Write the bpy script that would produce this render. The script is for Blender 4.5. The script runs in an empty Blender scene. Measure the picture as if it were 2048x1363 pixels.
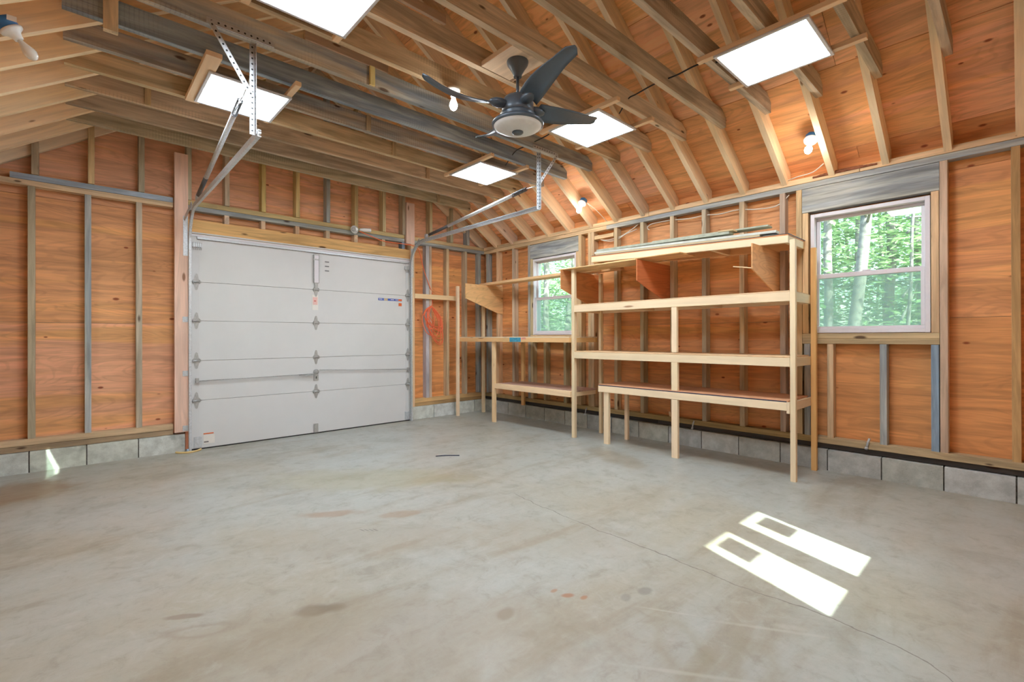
import bpy, bmesh, math, random
from mathutils import Vector, Matrix
random.seed(7)
S = bpy.context.scene
COL = S.collection
# ------------------------------------------------------------------ camera, world, sun, exposure
F_PX, W_PX, H_PX = 945.23, 2048, 1363
YAW, PITCH, ROLL = 0.7464, 0.0019, -0.0022
CAM = Vector((-5.2167, -6.3541, 1.2665))
fw = Vector((math.sin(YAW)*math.cos(PITCH), math.cos(YAW)*math.cos(PITCH), math.sin(PITCH)))
rt = Vector((math.cos(YAW), -math.sin(YAW), 0)); up = rt.cross(fw)
rr = math.cos(ROLL)*rt+math.sin(ROLL)*up; uu = -math.sin(ROLL)*rt+math.cos(ROLL)*up
cd = bpy.data.cameras.new('camera'); cam = bpy.data.objects.new('camera', cd); COL.objects.link(cam)
cd.sensor_width = 36; cd.lens = F_PX/W_PX*36; cd.shift_y = -(H_PX/2-672.03)/W_PX; cd.clip_start = .05
m = Matrix((rr, uu, -fw)).transposed().to_4x4(); m.translation = CAM; cam.matrix_world = m
S.camera = cam
S.view_settings.view_transform = 'Standard'; S.view_settings.look = 'None'
S.view_settings.gamma = 1; S.view_settings.use_curve_mapping = False
S.view_settings.exposure = 0.88

wd = bpy.data.worlds.new('world'); S.world = wd; wd.use_nodes = True
wn = wd.node_tree; bg = wn.nodes['Background']
sky = wn.nodes.new('ShaderNodeTexSky'); sky.sky_type = 'NISHITA'; sky.sun_disc = False
sky.sun_elevation = math.radians(46); sky.sun_rotation = math.radians(202); sky.air_density = 1.0; sky.dust_density = 2.0
wn.links.new(sky.outputs[0], bg.inputs[0]); bg.inputs[1].default_value = 0.85
SUN_DIR = Vector((.40*.895, .895, -1.0)).normalized()
sl = bpy.data.lights.new('sun', 'SUN'); sl.energy = 15.0; sl.angle = math.radians(.6); sl.color = (1, .98, .96)
so = bpy.data.objects.new('sun', sl); COL.objects.link(so)
so.rotation_euler = SUN_DIR.to_track_quat('-Z', 'Y').to_euler(); so.location = (-12, -16, 14)
PANEL_W = 21.0; BULB_W = 48.0

# ------------------------------------------------------------------ helpers
def lin(c):
    return tuple(((v/255)/12.92 if v/255 <= .04045 else ((v/255+.055)/1.055)**2.4) for v in c)
def jit(c, a=.06):
    k = 1+random.uniform(-a, a)
    return tuple(max(0, min(255, v*k*(1+random.uniform(-a*.35, a*.35)))) for v in c)
def link(o, parent=None):
    COL.objects.link(o)
    if parent:
        o.parent = parent; o.matrix_parent_inverse = parent.matrix_basis.inverted()
    return o
def tag(o, label, cat, group=None):
    o['label'] = label; o['category'] = cat
    if group: o['group'] = group
    return o
def thing(name, label, cat, loc=(0, 0, 0), group=None):
    o = bpy.data.objects.new(name, None); o.empty_display_size = .1; o.location = loc
    COL.objects.link(o); return tag(o, label, cat, group)
def struct(o, label=None):
    o['kind'] = 'structure'
    if label: o['label'] = label
    return o
GAM = {'rough_sawn_joist_timber': .5, 'rafter_timber': .46, 'rough_stud_timber': .62, 'sheathing_plywood': .52, 'weathered_header_timber': .75, 'plywood_sheet': .8, 'planed_pine': .8}   # lightening of the tints, by material
def newobj(name, me, mat, parent=None, M=None, color=None, weather=0.0):
    if mat and not me.materials: me.materials.append(mat)
    o = bpy.data.objects.new(name, me)
    if M is not None: o.matrix_basis = M
    if color is not None:
        if mat is M_PLY: color = (color[0], color[1]*.93, color[2]*.78)
        g = GAM.get(mat.name if mat else (me.materials[0].name if me.materials else ''), 1.0)
        o.color = (*lin(tuple(255*(max(v, 0)/255)**g for v in color)), weather)
    return link(o, parent)
def mesh_from(verts, faces, smooth=False):
    me = bpy.data.meshes.new('m'); me.from_pydata([tuple(v) for v in verts], [], faces)
    if smooth:
        for p in me.polygons: p.use_smooth = True
    me.update(); return me
CACHE = {}
def box_mesh(L, w, h, mat, c=.0025):
    k = (round(L, 3), round(w, 3), round(h, 3), mat.name if mat else '')
    if k in CACHE: return CACHE[k]
    c = min(c, w*.2, h*.2); a, b = w/2, h/2
    prof = [(-a+c, -b), (a-c, -b), (a, -b+c), (a, b-c), (a-c, b), (-a+c, b), (-a, b-c), (-a, -b+c)]
    v = [(-L/2, y, z) for y, z in prof]+[(L/2, y, z) for y, z in prof]
    f = [tuple(range(7, -1, -1)), tuple(range(8, 16))]+[(i, (i+1) % 8, 8+(i+1) % 8, 8+i) for i in range(8)]
    me = mesh_from(v, f); me.materials.append(mat); CACHE[k] = me; return me
def frame(center, X, Y, Z):
    M = Matrix((X, Y, Z)).transposed().to_4x4(); M.translation = Vector(center); return M
AX = {'x': (Vector((1, 0, 0)), Vector((0, 1, 0)), Vector((0, 0, 1))),
      'y': (Vector((0, 1, 0)), Vector((-1, 0, 0)), Vector((0, 0, 1))),
      'z': (Vector((0, 0, 1)), Vector((0, 1, 0)), Vector((-1, 0, 0)))}
def box(name, xr, yr, zr, mat, parent=None, color=None, weather=0.0, axis=None):
    d = [abs(r[1]-r[0]) for r in (xr, yr, zr)]
    axis = axis or 'xyz'[d.index(max(d))]
    X, Y, Z = AX[axis]
    dims = {'x': (d[0], d[1], d[2]), 'y': (d[1], d[0], d[2]), 'z': (d[2], d[1], d[0])}[axis]
    c = [(r[0]+r[1])/2 for r in (xr, yr, zr)]
    return newobj(name, box_mesh(*dims, mat), mat, parent, frame(c, X, Y, Z), color, weather)
def beam(name, a, b, w, h, upv, mat, parent=None, color=None, weather=0.0):
    a, b = Vector(a), Vector(b); X = (b-a).normalized(); Y = Vector(upv).cross(X).normalized(); Z = X.cross(Y)
    return newobj(name, box_mesh((b-a).length, w, h, mat), mat, parent, frame((a+b)/2, X, Y, Z), color, weather)
def prism_mesh(poly, t):           # polygon in local XY, extruded along local Z from 0 to t
    n = len(poly)
    v = [(x, y, 0) for x, y in poly]+[(x, y, t) for x, y in poly]
    f = [tuple(range(n-1, -1, -1)), tuple(range(n, 2*n))]+[(i, (i+1) % n, n+(i+1) % n, n+i) for i in range(n)]
    return mesh_from(v, f)
def rects_mesh(rects, t, off):     # several rectangles of one sheet (u0,u1,v0,v1), local coords minus off
    v, f = [], []
    for u0, u1, v0, v1 in rects:
        b = len(v)
        for z in (0, t):
            v += [(u0-off[0], v0-off[1], z), (u1-off[0], v0-off[1], z), (u1-off[0], v1-off[1], z), (u0-off[0], v1-off[1], z)]
        f += [(b+3, b+2, b+1, b), (b+4, b+5, b+6, b+7)]+[(b+i, b+(i+1) % 4, b+4+(i+1) % 4, b+4+i) for i in range(4)]
    return mesh_from(v, f)
def cut(rect, holes):
    out = [rect]
    for hu0, hu1, hv0, hv1 in holes:
        nxt = []
        for u0, u1, v0, v1 in out:
            if hu0 >= u1 or hu1 <= u0 or hv0 >= v1 or hv1 <= v0: nxt.append((u0, u1, v0, v1)); continue
            if hu0 > u0: nxt.append((u0, hu0, v0, v1))
            if hu1 < u1: nxt.append((hu1, u1, v0, v1))
            a, b = max(u0, hu0), min(u1, hu1)
            if hv0 > v0: nxt.append((a, b, v0, hv0))
            if hv1 < v1: nxt.append((a, b, hv1, v1))
        out = nxt
    return out
def clip(poly, nx, nz, d):         # keep nx*x+nz*z<=d
    out = []
    for i in range(len(poly)):
        a, b = poly[i], poly[(i+1) % len(poly)]
        fa, fb = nx*a[0]+nz*a[1]-d, nx*b[0]+nz*b[1]-d
        if fa <= 0: out.append(a)
        if fa*fb < 0:
            t = fa/(fa-fb); out.append((a[0]+t*(b[0]-a[0]), a[1]+t*(b[1]-a[1])))
    return out
def tube_mesh(pts, r, n=8, closed=False, taper=None):
    pts = [Vector(p) for p in pts]; N = len(pts); v, f = [], []
    prev = None
    for i, p in enumerate(pts):
        t = (pts[min(i+1, N-1)]-pts[max(i-1, 0)]).normalized()
        if prev is None:
            ref = Vector((0, 0, 1)) if abs(t.z) < .9 else Vector((1, 0, 0)); u = t.cross(ref).normalized()
        else:
            u = (prev-t*prev.dot(t))
            u = u.normalized() if u.length > 1e-6 else t.orthogonal().normalized()
        prev = u; w = t.cross(u); R = r if taper is None else r*taper[i]
        for k in range(n):
            a = 2*math.pi*k/n; v.append(p+u*(math.cos(a)*R)+w*(math.sin(a)*R))
    for i in range(N-1):
        for k in range(n):
            f.append((i*n+k, i*n+(k+1) % n, (i+1)*n+(k+1) % n, (i+1)*n+k))
    f += [tuple(range(n-1, -1, -1)), tuple((N-1)*n+k for k in range(n))]
    return mesh_from(v, f, True)
def catmull(P, k=8):
    P = [Vector(p) for p in P]; Q = [P[0]]+P+[P[-1]]; out = []
    for i in range(1, len(Q)-2):
        for j in range(k):
            t = j/k; a, b, c, d = Q[i-1], Q[i], Q[i+1], Q[i+2]
            out.append(.5*((2*b)+(c-a)*t+(2*a-5*b+4*c-d)*t*t+(3*b-a-3*c+d)*t**3))
    return out+[P[-1]]
def lathe_mesh(prof, n=32):        # (r,z) profile about local Z
    v, f = [], []
    for r, z in prof:
        for k in range(n):
            a = 2*math.pi*k/n; v.append((r*math.cos(a), r*math.sin(a), z))
    for i in range(len(prof)-1):
        for k in range(n):
            f.append((i*n+k, i*n+(k+1) % n, (i+1)*n+(k+1) % n, (i+1)*n+k))
    f.append(tuple(range(n-1, -1, -1))); f.append(tuple((len(prof)-1)*n+k for k in range(n)))
    me = mesh_from(v, f, True)
    for p in me.polygons[-2:]: p.use_smooth = False
    return me
def join_mesh(meshes):
    bm = bmesh.new()
    for me in meshes: bm.from_mesh(me)
    out = bpy.data.meshes.new('j'); bm.to_mesh(out); bm.free(); return out
def axisM(loc, z):                 # matrix whose local Z points along z
    z = Vector(z).normalized(); x = z.orthogonal().normalized(); return frame(loc, x, z.cross(x), z)

# ------------------------------------------------------------------ materials
def nt_new(name):
    mt = bpy.data.materials.new(name); mt.use_nodes = True; nt = mt.node_tree
    return mt, nt, nt.nodes['Principled BSDF']
class N:
    def __init__(s, nt): s.nt = nt
    def add(s, t, **kw):
        n = s.nt.nodes.new(t)
        for k, v in kw.items(): setattr(n, k, v)
        return n
    def put(s, sock, v):
        if isinstance(v, bpy.types.NodeSocket): s.nt.links.new(v, sock)
        elif v is not None: sock.default_value = v
    def math(s, op, a, b=None, c=None, clamp=False):
        n = s.add('ShaderNodeMath', operation=op); n.use_clamp = clamp
        for i, v in enumerate((a, b, c)):
            if v is not None: s.put(n.inputs[i], v)
        return n.outputs[0]
    def vmath(s, op, a, b=None):
        n = s.add('ShaderNodeVectorMath', operation=op); s.put(n.inputs[0], a)
        if b is not None: s.put(n.inputs[1], b)
        return n.outputs['Value'] if op in ('LENGTH', 'DOT_PRODUCT', 'DISTANCE') else n.outputs[0]
    def noise(s, vec, scale, detail=4, rough=.55, dist=0.0):
        n = s.add('ShaderNodeTexNoise'); s.put(n.inputs['Vector'], vec); n.inputs['Scale'].default_value = scale
        n.inputs['Detail'].default_value = detail; n.inputs['Roughness'].default_value = rough; n.inputs['Distortion'].default_value = dist
        return n.outputs['Fac']
    def ramp(s, fac, lo, hi, a=0.0, b=1.0):
        n = s.add('ShaderNodeMapRange'); n.interpolation_type = 'SMOOTHSTEP'
        for i, v in zip((0, 1, 2, 3, 4), (fac, lo, hi, a, b)): s.put(n.inputs[i], v)
        return n.outputs[0]
    def mix(s, fac, a, b, mode='MIX'):
        n = s.add('ShaderNodeMix', data_type='RGBA', blend_type=mode)
        s.put(n.inputs[0], fac); s.put(n.inputs[6], a if not isinstance(a, tuple) else (*a[:3], 1)); s.put(n.inputs[7], b if not isinstance(b, tuple) else (*b[:3], 1))
        return n.outputs[2]
    def bump(s, h, strength=.2, dist=.004):
        n = s.add('ShaderNodeBump'); n.inputs['Strength'].default_value = strength; n.inputs['Distance'].default_value = dist
        s.put(n.inputs['Height'], h); return n.outputs[0]
def wood_mat(name, contrast=.3, fine=.18, knot=.0, saw=0.0, rough=.75, knot_col=(60, 30, 15), wgrey=(146, 152, 156), ring=0.0, kscale=(2.3, 7, 7), streak=None):
    """sawn timber or plywood: grain along local X, tint from the object's colour, grey weathering from its alpha"""
    mt, nt, bs = nt_new(name); n = N(nt)
    tc = n.add('ShaderNodeTexCoord'); oi = n.add('ShaderNodeObjectInfo')
    off = n.math('MULTIPLY', oi.outputs['Random'], 57.0)
    cx = n.add('ShaderNodeCombineXYZ')
    for i in range(3): n.put(cx.inputs[i], off)
    co = n.vmath('ADD', tc.outputs['Object'], cx.outputs[0])
    g1 = n.noise(n.vmath('MULTIPLY', co, (1.1, 13, 13)), 1.0, 5, .6, .8)
    g2 = n.noise(n.vmath('MULTIPLY', co, (4, 110, 110)), 1.0, 3, .6, .2)
    patch = n.noise(n.vmath('MULTIPLY', co, (1.3, 2.5, 2.5)), 1.0, 3, .5, .3)
    v = n.math('ADD', n.math('MULTIPLY', n.ramp(g1, .3, .7), contrast), 1-contrast*.55)
    v = n.math('MULTIPLY', v, n.math('ADD', n.math('MULTIPLY', g2, fine), 1-fine*.5))
    v = n.math('MULTIPLY', v, n.math('ADD', n.math('MULTIPLY', patch, .35), .825))
    if ring:
        w = n.noise(n.vmath('MULTIPLY', co, (.55, 3.2, 3.2)), 1.0, 2, .5, 1.2)
        w = n.math('SINE', n.math('MULTIPLY', w, 95.0))
        v = n.math('MULTIPLY', v, n.math('ADD', n.math('MULTIPLY', n.ramp(w, .1, 1.0), -ring), 1.0))
    gray = n.add('ShaderNodeCombineColor')
    for i in range(3): n.put(gray.inputs[i], v)
    col = n.mix(1.0, oi.outputs['Color'], gray.outputs[0], 'MULTIPLY')
    if streak:
        bnd = n.ramp(n.noise(n.vmath('MULTIPLY', co, (.04, 1.9, 1.9)), 1.0, 1, .3, .0), .585, .605)
        col = n.mix(n.math('MULTIPLY', bnd, .6), col, n.mix(1.0, lin((236, 176, 110)), gray.outputs[0], 'MULTIPLY'))
        sn = n.noise(n.vmath('MULTIPLY', co, (.9, 9, 9)), 1.0, 4, .6, .5); sn2 = n.noise(n.vmath('MULTIPLY', co, (.5, 1.1, 1.1)), 1.0, 2)
        col = n.mix(n.math('MULTIPLY', n.ramp(n.math('ADD', sn, n.math('MULTIPLY', n.math('SUBTRACT', sn2, .5), .7)), .5, .78), .55), col, n.mix(1.0, lin(streak), gray.outputs[0], 'MULTIPLY'))
    wn_ = n.noise(n.vmath('MULTIPLY', co, (1.0, 6, 6)), 1.0, 4, .6, .4)
    wf = n.ramp(n.math('ADD', wn_, n.math('SUBTRACT', oi.outputs['Alpha'], .5)), .35, .75)
    wf = n.math('MULTIPLY', wf, n.ramp(oi.outputs['Alpha'], 0.0, .12))
    wv = n.ramp(n.noise(n.vmath('MULTIPLY', co, (.8, 11, 11)), 1.0, 4, .65, .6), .35, .65)
    wcol = n.mix(wv, lin(wgrey), lin(tuple(min(255, v*1.22) for v in (wgrey[0]*1.04, wgrey[1], wgrey[2]*.92))))
    col = n.mix(n.math('MULTIPLY', wf, .88), col, n.mix(1.0, wcol, gray.outputs[0], 'MULTIPLY'))
    if saw:
        sx = n.add('ShaderNodeSeparateXYZ'); n.put(sx.inputs[0], co)
        sw = n.math('SINE', n.math('ADD', n.math('MULTIPLY', sx.outputs[0], 250.0), n.math('MULTIPLY', g1, 7)))
        sm = n.math('MULTIPLY', n.ramp(sw, .2, 1.0), n.ramp(n.noise(n.vmath('MULTIPLY', co, (1.2, 4, 4)), 1.0, 2), .48, .65))
        col = n.mix(n.math('MULTIPLY', n.math('MULTIPLY', sm, saw), n.math('GREATER_THAN', oi.outputs['Random'], .5)), col, (.03, .022, .015))
    if knot:
        vo = n.add('ShaderNodeTexVoronoi'); n.put(vo.inputs['Vector'], n.vmath('MULTIPLY', co, kscale)); vo.inputs['Scale'].default_value = 1.0
        rnd = n.add('ShaderNodeSeparateColor'); n.put(rnd.inputs[0], vo.outputs['Color'])
        size = n.math('MULTIPLY', n.ramp(rnd.outputs[0], .2, 1.0, .45, 1.0), .15)
        km = n.math('SUBTRACT', 1.0, n.ramp(vo.outputs['Distance'], n.math('MULTIPLY', size, .45), size))
        km = n.math('MULTIPLY', km, n.ramp(rnd.outputs[0], .3, .42))
        col = n.mix(n.math('MULTIPLY', km, knot), col, lin(knot_col))
    n.put(bs.inputs['Base Color'], col); bs.inputs['Roughness'].default_value = rough
    bs.inputs['Specular IOR Level'].default_value = .25
    n.put(bs.inputs['Normal'], n.bump(n.math('ADD', g1, n.math('MULTIPLY', g2, .5)), .25, .003))
    return mt
M_STUD = wood_mat('rough_stud_timber', .5, .35, .85, 0.0, .8)
M_JOIST = wood_mat('rough_sawn_joist_timber', .62, .35, .8, .2, .85, wgrey=(122, 136, 152))
M_RAFTER = wood_mat('rafter_timber', .26, .2, .8, 0.0, .7, (120, 70, 35))
M_LUMBER = wood_mat('planed_pine', .12, .12, .75, 0.0, .6, (150, 95, 55), kscale=(1.6, 9, 9))
M_PLY = wood_mat('sheathing_plywood', .34, .26, .85, 0.0, .7, (128, 50, 22), ring=.10, kscale=(4.2, 8.5, 8.5), streak=(250, 184, 118))
M_PLYFLAT = wood_mat('plywood_sheet', .2, .14, .5, 0.0, .65, (110, 50, 22), ring=.12, kscale=(2.2, 4, 4))
M_HEADER = wood_mat('weathered_header_timber', .7, .5, .8, 0.0, .85, (70, 65, 60))
M_BARK = wood_mat('bark', .7, .6, .5, 0.0, .95)

def simple(name, rgb, rough=.5, metal=0.0, noise=0.0, scale=30, spec=.5, bump=0.0):
    mt, nt, bs = nt_new(name); n = N(nt); c = lin(rgb)
    bs.inputs['Roughness'].default_value = rough; bs.inputs['Metallic'].default_value = metal
    bs.inputs['Specular IOR Level'].default_value = spec
    tc = n.add('ShaderNodeTexCoord'); f = n.noise(tc.outputs['Object'], scale, 4)
    k = max(noise, .015)
    col = n.mix(n.ramp(f, .3, .7), tuple(v*(1-k) for v in c), tuple(min(1, v*(1+k)) for v in c))
    n.put(bs.inputs['Base Color'], col)
    if bump: n.put(bs.inputs['Normal'], n.bump(f, bump, .002))
    return mt
M_GALV = simple('galvanised_steel', (204, 208, 212), .42, .4, .12, 60)
M_HINGE = simple('zinc_hinge_steel', (178, 178, 176), .42, .45, .15, 80)
M_DARKROD = simple('oiled_spring_steel', (92, 92, 94), .4, .5, .1, 80)
M_DOOR = simple('door_paint', (213, 213, 213), .45, 0, .015, 3)
M_ALU = simple('panel_frame_grey', (206, 206, 210), .5, 0, .03)
M_SEAL = simple('rubber_seal', (45, 45, 45), .7)
M_VINYL = simple('window_vinyl', (222, 218, 224), .4, 0, .01)
M_WHITE = simple('white_porcelain', (232, 232, 230), .3)
M_BLUEBOX = simple('blue_plastic_box', (45, 110, 170), .45)
M_FAN = simple('fan_dark_bronze', (88, 100, 112), .36, .25, .03, 40)
M_FANGLASS = simple('fan_frosted_glass', (222, 224, 224), .35, 0, .02)
M_CABLEW = simple('white_cable_sheath', (226, 220, 208), .5)
M_CABLEB = simple('black_cable_sheath', (28, 28, 30), .5)
M_CORD = simple('orange_cord_vinyl', (244, 122, 80), .45)
M_MORTAR = simple('mortar', (92, 90, 84), .95, 0, .25, 40, .2)
M_PAPER = simple('paper_label', (232, 228, 222), .7)
M_RED = simple('red_print', (232, 190, 184), .7)
M_RED2 = simple('red_warning_mark', (214, 120, 108), .7)
M_ORANGE = simple('orange_label', (226, 112, 58), .7)
M_BLUE = simple('blue_label', (58, 92, 178), .7)
M_TANLAB = simple('tan_label', (220, 190, 130), .7)
M_INK = simple('grey_print', (120, 120, 122), .8)
M_PAINT = simple('blue_spray_paint', (70, 150, 178), .8, 0, .25, 40)
M_PINK = simple('pink_spray_paint', (222, 150, 130), .8, 0, .2, 40)
M_TARP = simple('dark_tarp_edge', (42, 48, 72), .5, 0, .3, 60)
M_SIDING = simple('outer_siding', (150, 140, 125), .8, 0, .1, 6)
M_SHINGLE = simple('roof_shingle', (70, 66, 64), .9, 0, .2, 20)
M_TRIMBOARD = simple('primed_trim_board', (206, 208, 198), .6, 0, .08, 12)
M_BATTEN = simple('grey_green_board', (172, 176, 158), .7, 0, .15, 14)
M_LABELBOX = M_PAPER

def perforated():
    mt, nt, bs = nt_new('punched_galvanised_angle'); n = N(nt)
    tc = n.add('ShaderNodeTexCoord'); sx = n.add('ShaderNodeSeparateXYZ'); n.put(sx.inputs[0], tc.outputs['Object'])
    u = n.math('SUBTRACT', n.math('FRACT', n.math('MULTIPLY', sx.outputs[0], 26.0)), .5)
    d = n.math('SQRT', n.math('ADD', n.math('POWER', n.math('MULTIPLY', u, .0385), 2.0), n.math('POWER', n.math('ADD', sx.outputs[1], 0.0), 2.0)))
    hole = n.math('LESS_THAN', d, .0065)
    f = n.noise(tc.outputs['Object'], 60, 3)
    c = lin((200, 204, 208))
    n.put(bs.inputs['Base Color'], n.mix(hole, n.mix(f, tuple(v*.85 for v in c), c), (.015, .015, .015)))
    n.put(bs.inputs['Metallic'], n.math('MULTIPLY', n.math('SUBTRACT', 1.0, hole), .55)); bs.inputs['Roughness'].default_value = .45
    return mt
M_PERF = perforated()

def emit(name, rgb, strength):
    mt, nt, bs = nt_new(name); c = (*lin(rgb), 1)
    bs.inputs['Base Color'].default_value = (.8, .8, .8, 1)
    bs.inputs['Emission Color'].default_value = c; bs.inputs['Emission Strength'].default_value = strength
    return mt
M_PANEL = emit('led_diffuser', (236, 247, 255), PANEL_W)
M_BULB = emit('lit_bulb_glass', (255, 246, 232), BULB_W)
M_BULBOFF = simple('unlit_bulb_glass', (225, 222, 214), .25)

def glass(name, haze=0.0, tint=(235, 245, 240)):
    mt = bpy.data.materials.new(name); mt.use_nodes = True; nt = mt.node_tree; nt.nodes.clear(); n = N(nt)
    out = n.add('ShaderNodeOutputMaterial'); tr = n.add('ShaderNodeBsdfTransparent'); gl = n.add('ShaderNodeBsdfGlossy')
    tr.inputs[0].default_value = (*lin(tint), 1); gl.inputs['Roughness'].default_value = .02
    lw = n.add('ShaderNodeLayerWeight'); lw.inputs[0].default_value = .5
    rf = n.math('ADD', .025, n.math('MULTIPLY', n.math('POWER', lw.outputs['Facing'], 5.0), .7))
    mx = n.add('ShaderNodeMixShader'); n.put(mx.inputs[0], rf); n.put(mx.inputs[1], tr.outputs[0]); n.put(mx.inputs[2], gl.outputs[0])
    last = mx.outputs[0]
    if haze:
        df = n.add('ShaderNodeBsdfTranslucent'); df.inputs[0].default_value = (.8, .85, .82, 1)
        d2 = n.add('ShaderNodeBsdfDiffuse'); d2.inputs[0].default_value = (.5, .53, .52, 1)
        a = n.add('ShaderNodeMixShader'); a.inputs[0].default_value = .5; n.put(a.inputs[1], df.outputs[0]); n.put(a.inputs[2], d2.outputs[0])
        tcn = n.add('ShaderNodeTexCoord'); f = n.noise(tcn.outputs['Object'], 3.0, 4)
        m2 = n.add('ShaderNodeMixShader'); n.put(m2.inputs[0], n.math('MULTIPLY', n.ramp(f, .2, .8, .7, 1.0), haze)); n.put(m2.inputs[1], last); n.put(m2.inputs[2], a.outputs[0]); last = m2.outputs[0]
    n.put(out.inputs[0], last); return mt
M_GLASS = glass('window_glass', .07)
M_SCREEN = glass('insect_screen', .30, (225, 235, 228))

def block_mat():
    mt, nt, bs = nt_new('concrete_block'); n = N(nt); tc = n.add('ShaderNodeTexCoord'); oi = n.add('ShaderNodeObjectInfo')
    cx = n.add('ShaderNodeCombineXYZ')
    for i in range(3): n.put(cx.inputs[i], n.math('MULTIPLY', oi.outputs['Random'], 31.0))
    co = n.vmath('ADD', tc.outputs['Object'], cx.outputs[0])
    a = n.noise(co, 9, 6, .65); b = n.noise(co, 120, 3, .7); c = n.noise(co, 3.5, 4)
    col = n.mix(n.ramp(a, .3, .72), tuple(v*.85 for v in lin((206, 209, 206))), tuple(v*1.05 for v in lin((220, 224, 222))))
    col = n.mix(n.math('MULTIPLY', n.ramp(b, .55, .75), .3), col, lin((95, 92, 86)))
    col = n.mix(n.math('MULTIPLY', n.ramp(c, .6, .75), .55), col, lin((92, 96, 96)))
    col = n.mix(1.0, col, oi.outputs['Color'], 'MULTIPLY')
    n.put(bs.inputs['Base Color'], col); bs.inputs['Roughness'].default_value = .92; bs.inputs['Specular IOR Level'].default_value = .2
    n.put(bs.inputs['Normal'], n.bump(n.math('ADD', a, b), .5, .004)); return mt
M_BLOCK = block_mat()

def floor_mat():
    mt, nt, bs = nt_new('concrete_floor'); n = N(nt); tc = n.add('ShaderNodeTexCoord'); P = tc.outputs['Object']
    ang = n.add('ShaderNodeMapping'); n.put(ang.inputs[0], P); ang.inputs['Rotation'].default_value = (0, 0, math.radians(-12)); ang.inputs['Scale'].default_value = (.45, 2.2, 1)
    big = n.noise(P, .55, 5, .6, .6); streak = n.noise(ang.outputs[0], 1.4, 6, .62, .5); mid = n.noise(P, 2.6, 6, .62, .4)
    fine = n.noise(P, 40, 5, .7); speck = n.noise(P, 190, 2, .6)
    col = n.mix(n.ramp(big, .35, .68), lin((198, 201, 196)), lin((194, 188, 172)))
    col = n.mix(n.math('MULTIPLY', n.ramp(streak, .5, .7), .68), col, lin((172, 160, 140)))
    col = n.mix(n.math('MULTIPLY', n.ramp(streak, .5, .25), .45), col, lin((210, 213, 212)))
    col = n.mix(n.math('MULTIPLY', n.ramp(mid, .54, .72), .4), col, lin((160, 154, 140)))
    m3 = n.noise(P, 9.0, 6, .68, .6)
    col = n.mix(n.math('MULTIPLY', n.ramp(m3, .5, .72), .5), col, lin((156, 148, 132)))
    col = n.mix(n.math('MULTIPLY', n.ramp(m3, .5, .28), .42), col, lin((214, 214, 208)))
    col = n.mix(n.math('MULTIPLY', n.ramp(fine, .45, .8), .16), col, lin((130, 124, 114)))
    col = n.mix(n.math('MULTIPLY', n.ramp(speck, .68, .76), .45), col, lin((95, 90, 84)))
    sx = n.add('ShaderNodeSeparateXYZ'); n.put(sx.inputs[0], P)
    wob = n.math('MULTIPLY', n.math('SUBTRACT', n.noise(P, 7, 4), .5), 1.0)
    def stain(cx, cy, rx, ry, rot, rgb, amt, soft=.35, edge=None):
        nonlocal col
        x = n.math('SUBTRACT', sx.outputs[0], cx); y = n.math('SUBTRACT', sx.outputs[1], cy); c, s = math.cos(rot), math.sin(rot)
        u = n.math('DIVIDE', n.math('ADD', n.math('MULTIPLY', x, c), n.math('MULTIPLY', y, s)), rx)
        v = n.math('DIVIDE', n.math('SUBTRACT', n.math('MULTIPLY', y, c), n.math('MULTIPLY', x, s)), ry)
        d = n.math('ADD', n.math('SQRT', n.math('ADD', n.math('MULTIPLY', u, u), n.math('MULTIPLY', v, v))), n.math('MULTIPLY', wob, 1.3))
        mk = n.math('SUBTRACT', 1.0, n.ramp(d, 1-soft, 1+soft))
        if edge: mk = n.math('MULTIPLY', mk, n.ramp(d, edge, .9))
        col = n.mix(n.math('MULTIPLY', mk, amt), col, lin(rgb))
    st = [(-4.378, -4.125, .10, .045, -.5, (128, 112, 92), .75), (-3.443, -4.833, .035, .02, -.6, (186, 128, 90), .8), (-3.40, -4.90, .022, .014, 0, (190, 135, 95), .8),
          (-3.46, -4.76, .02, .012, 0, (190, 140, 100), .7), (-3.768, -4.737, .05, .035, .4, (150, 136, 116), .7), (-3.85, -2.98, .20, .06, -.6, (178, 142, 112), .6),
          (-3.50, -3.32, .15, .06, -.4, (178, 148, 120), .55), (-3.3, -2.35, .85, .30, -.7, (188, 182, 148), .45), (-4.849, -3.762, .08, .02, -.6, (150, 130, 108), .6),
          (-3.13, -5.07, .04, .03, 0, (140, 138, 128), .6), (-3.25, -5.04, .04, .025, .5, (140, 138, 128), .5), (-5.55, -.75, .3, .35, 0, (166, 138, 106), .75),
          (-1.05, -3.45, .45, .16, 1.2, (168, 152, 126), .5), (-.35, -3.9, 1.2, .25, 1.57, (170, 152, 128), .35), (-4.2, -4.6, .9, .35, -.7, (176, 160, 138), .4),
          (-3.9, -3.5, .7, .25, -.75, (182, 168, 146), .35), (-3.0, -4.3, .5, .3, -.8, (180, 166, 142), .3)]
    for t in st: stain(*t)
    for t in [(-3.40, -5.40, .22, .10, .9, (168, 158, 132), .5, .5, .35), (-3.30, -5.65, .18, .08, .3, (166, 154, 126), .5, .5, .3), (-4.82, -3.93, .12, .05, -.5, (160, 144, 122), .5, .4, .5)]: stain(*t)
    for i in range(4):
        stain(-3.83+.022*i, -3.40-.018*i, .030, .004, -1.35, (96, 96, 94), .7, .4)
    # hairline crack
    pts = [(-2.60, -3.50), (-2.68, -4.25), (-2.705, -4.94), (-2.735, -5.30), (-2.722, -5.83), (-2.88, -6.2)]
    fx = n.add('ShaderNodeFloatCurve'); cv = fx.mapping.curves[0]
    ys = [p[1] for p in pts]; y0, y1 = min(ys), max(ys)
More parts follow.
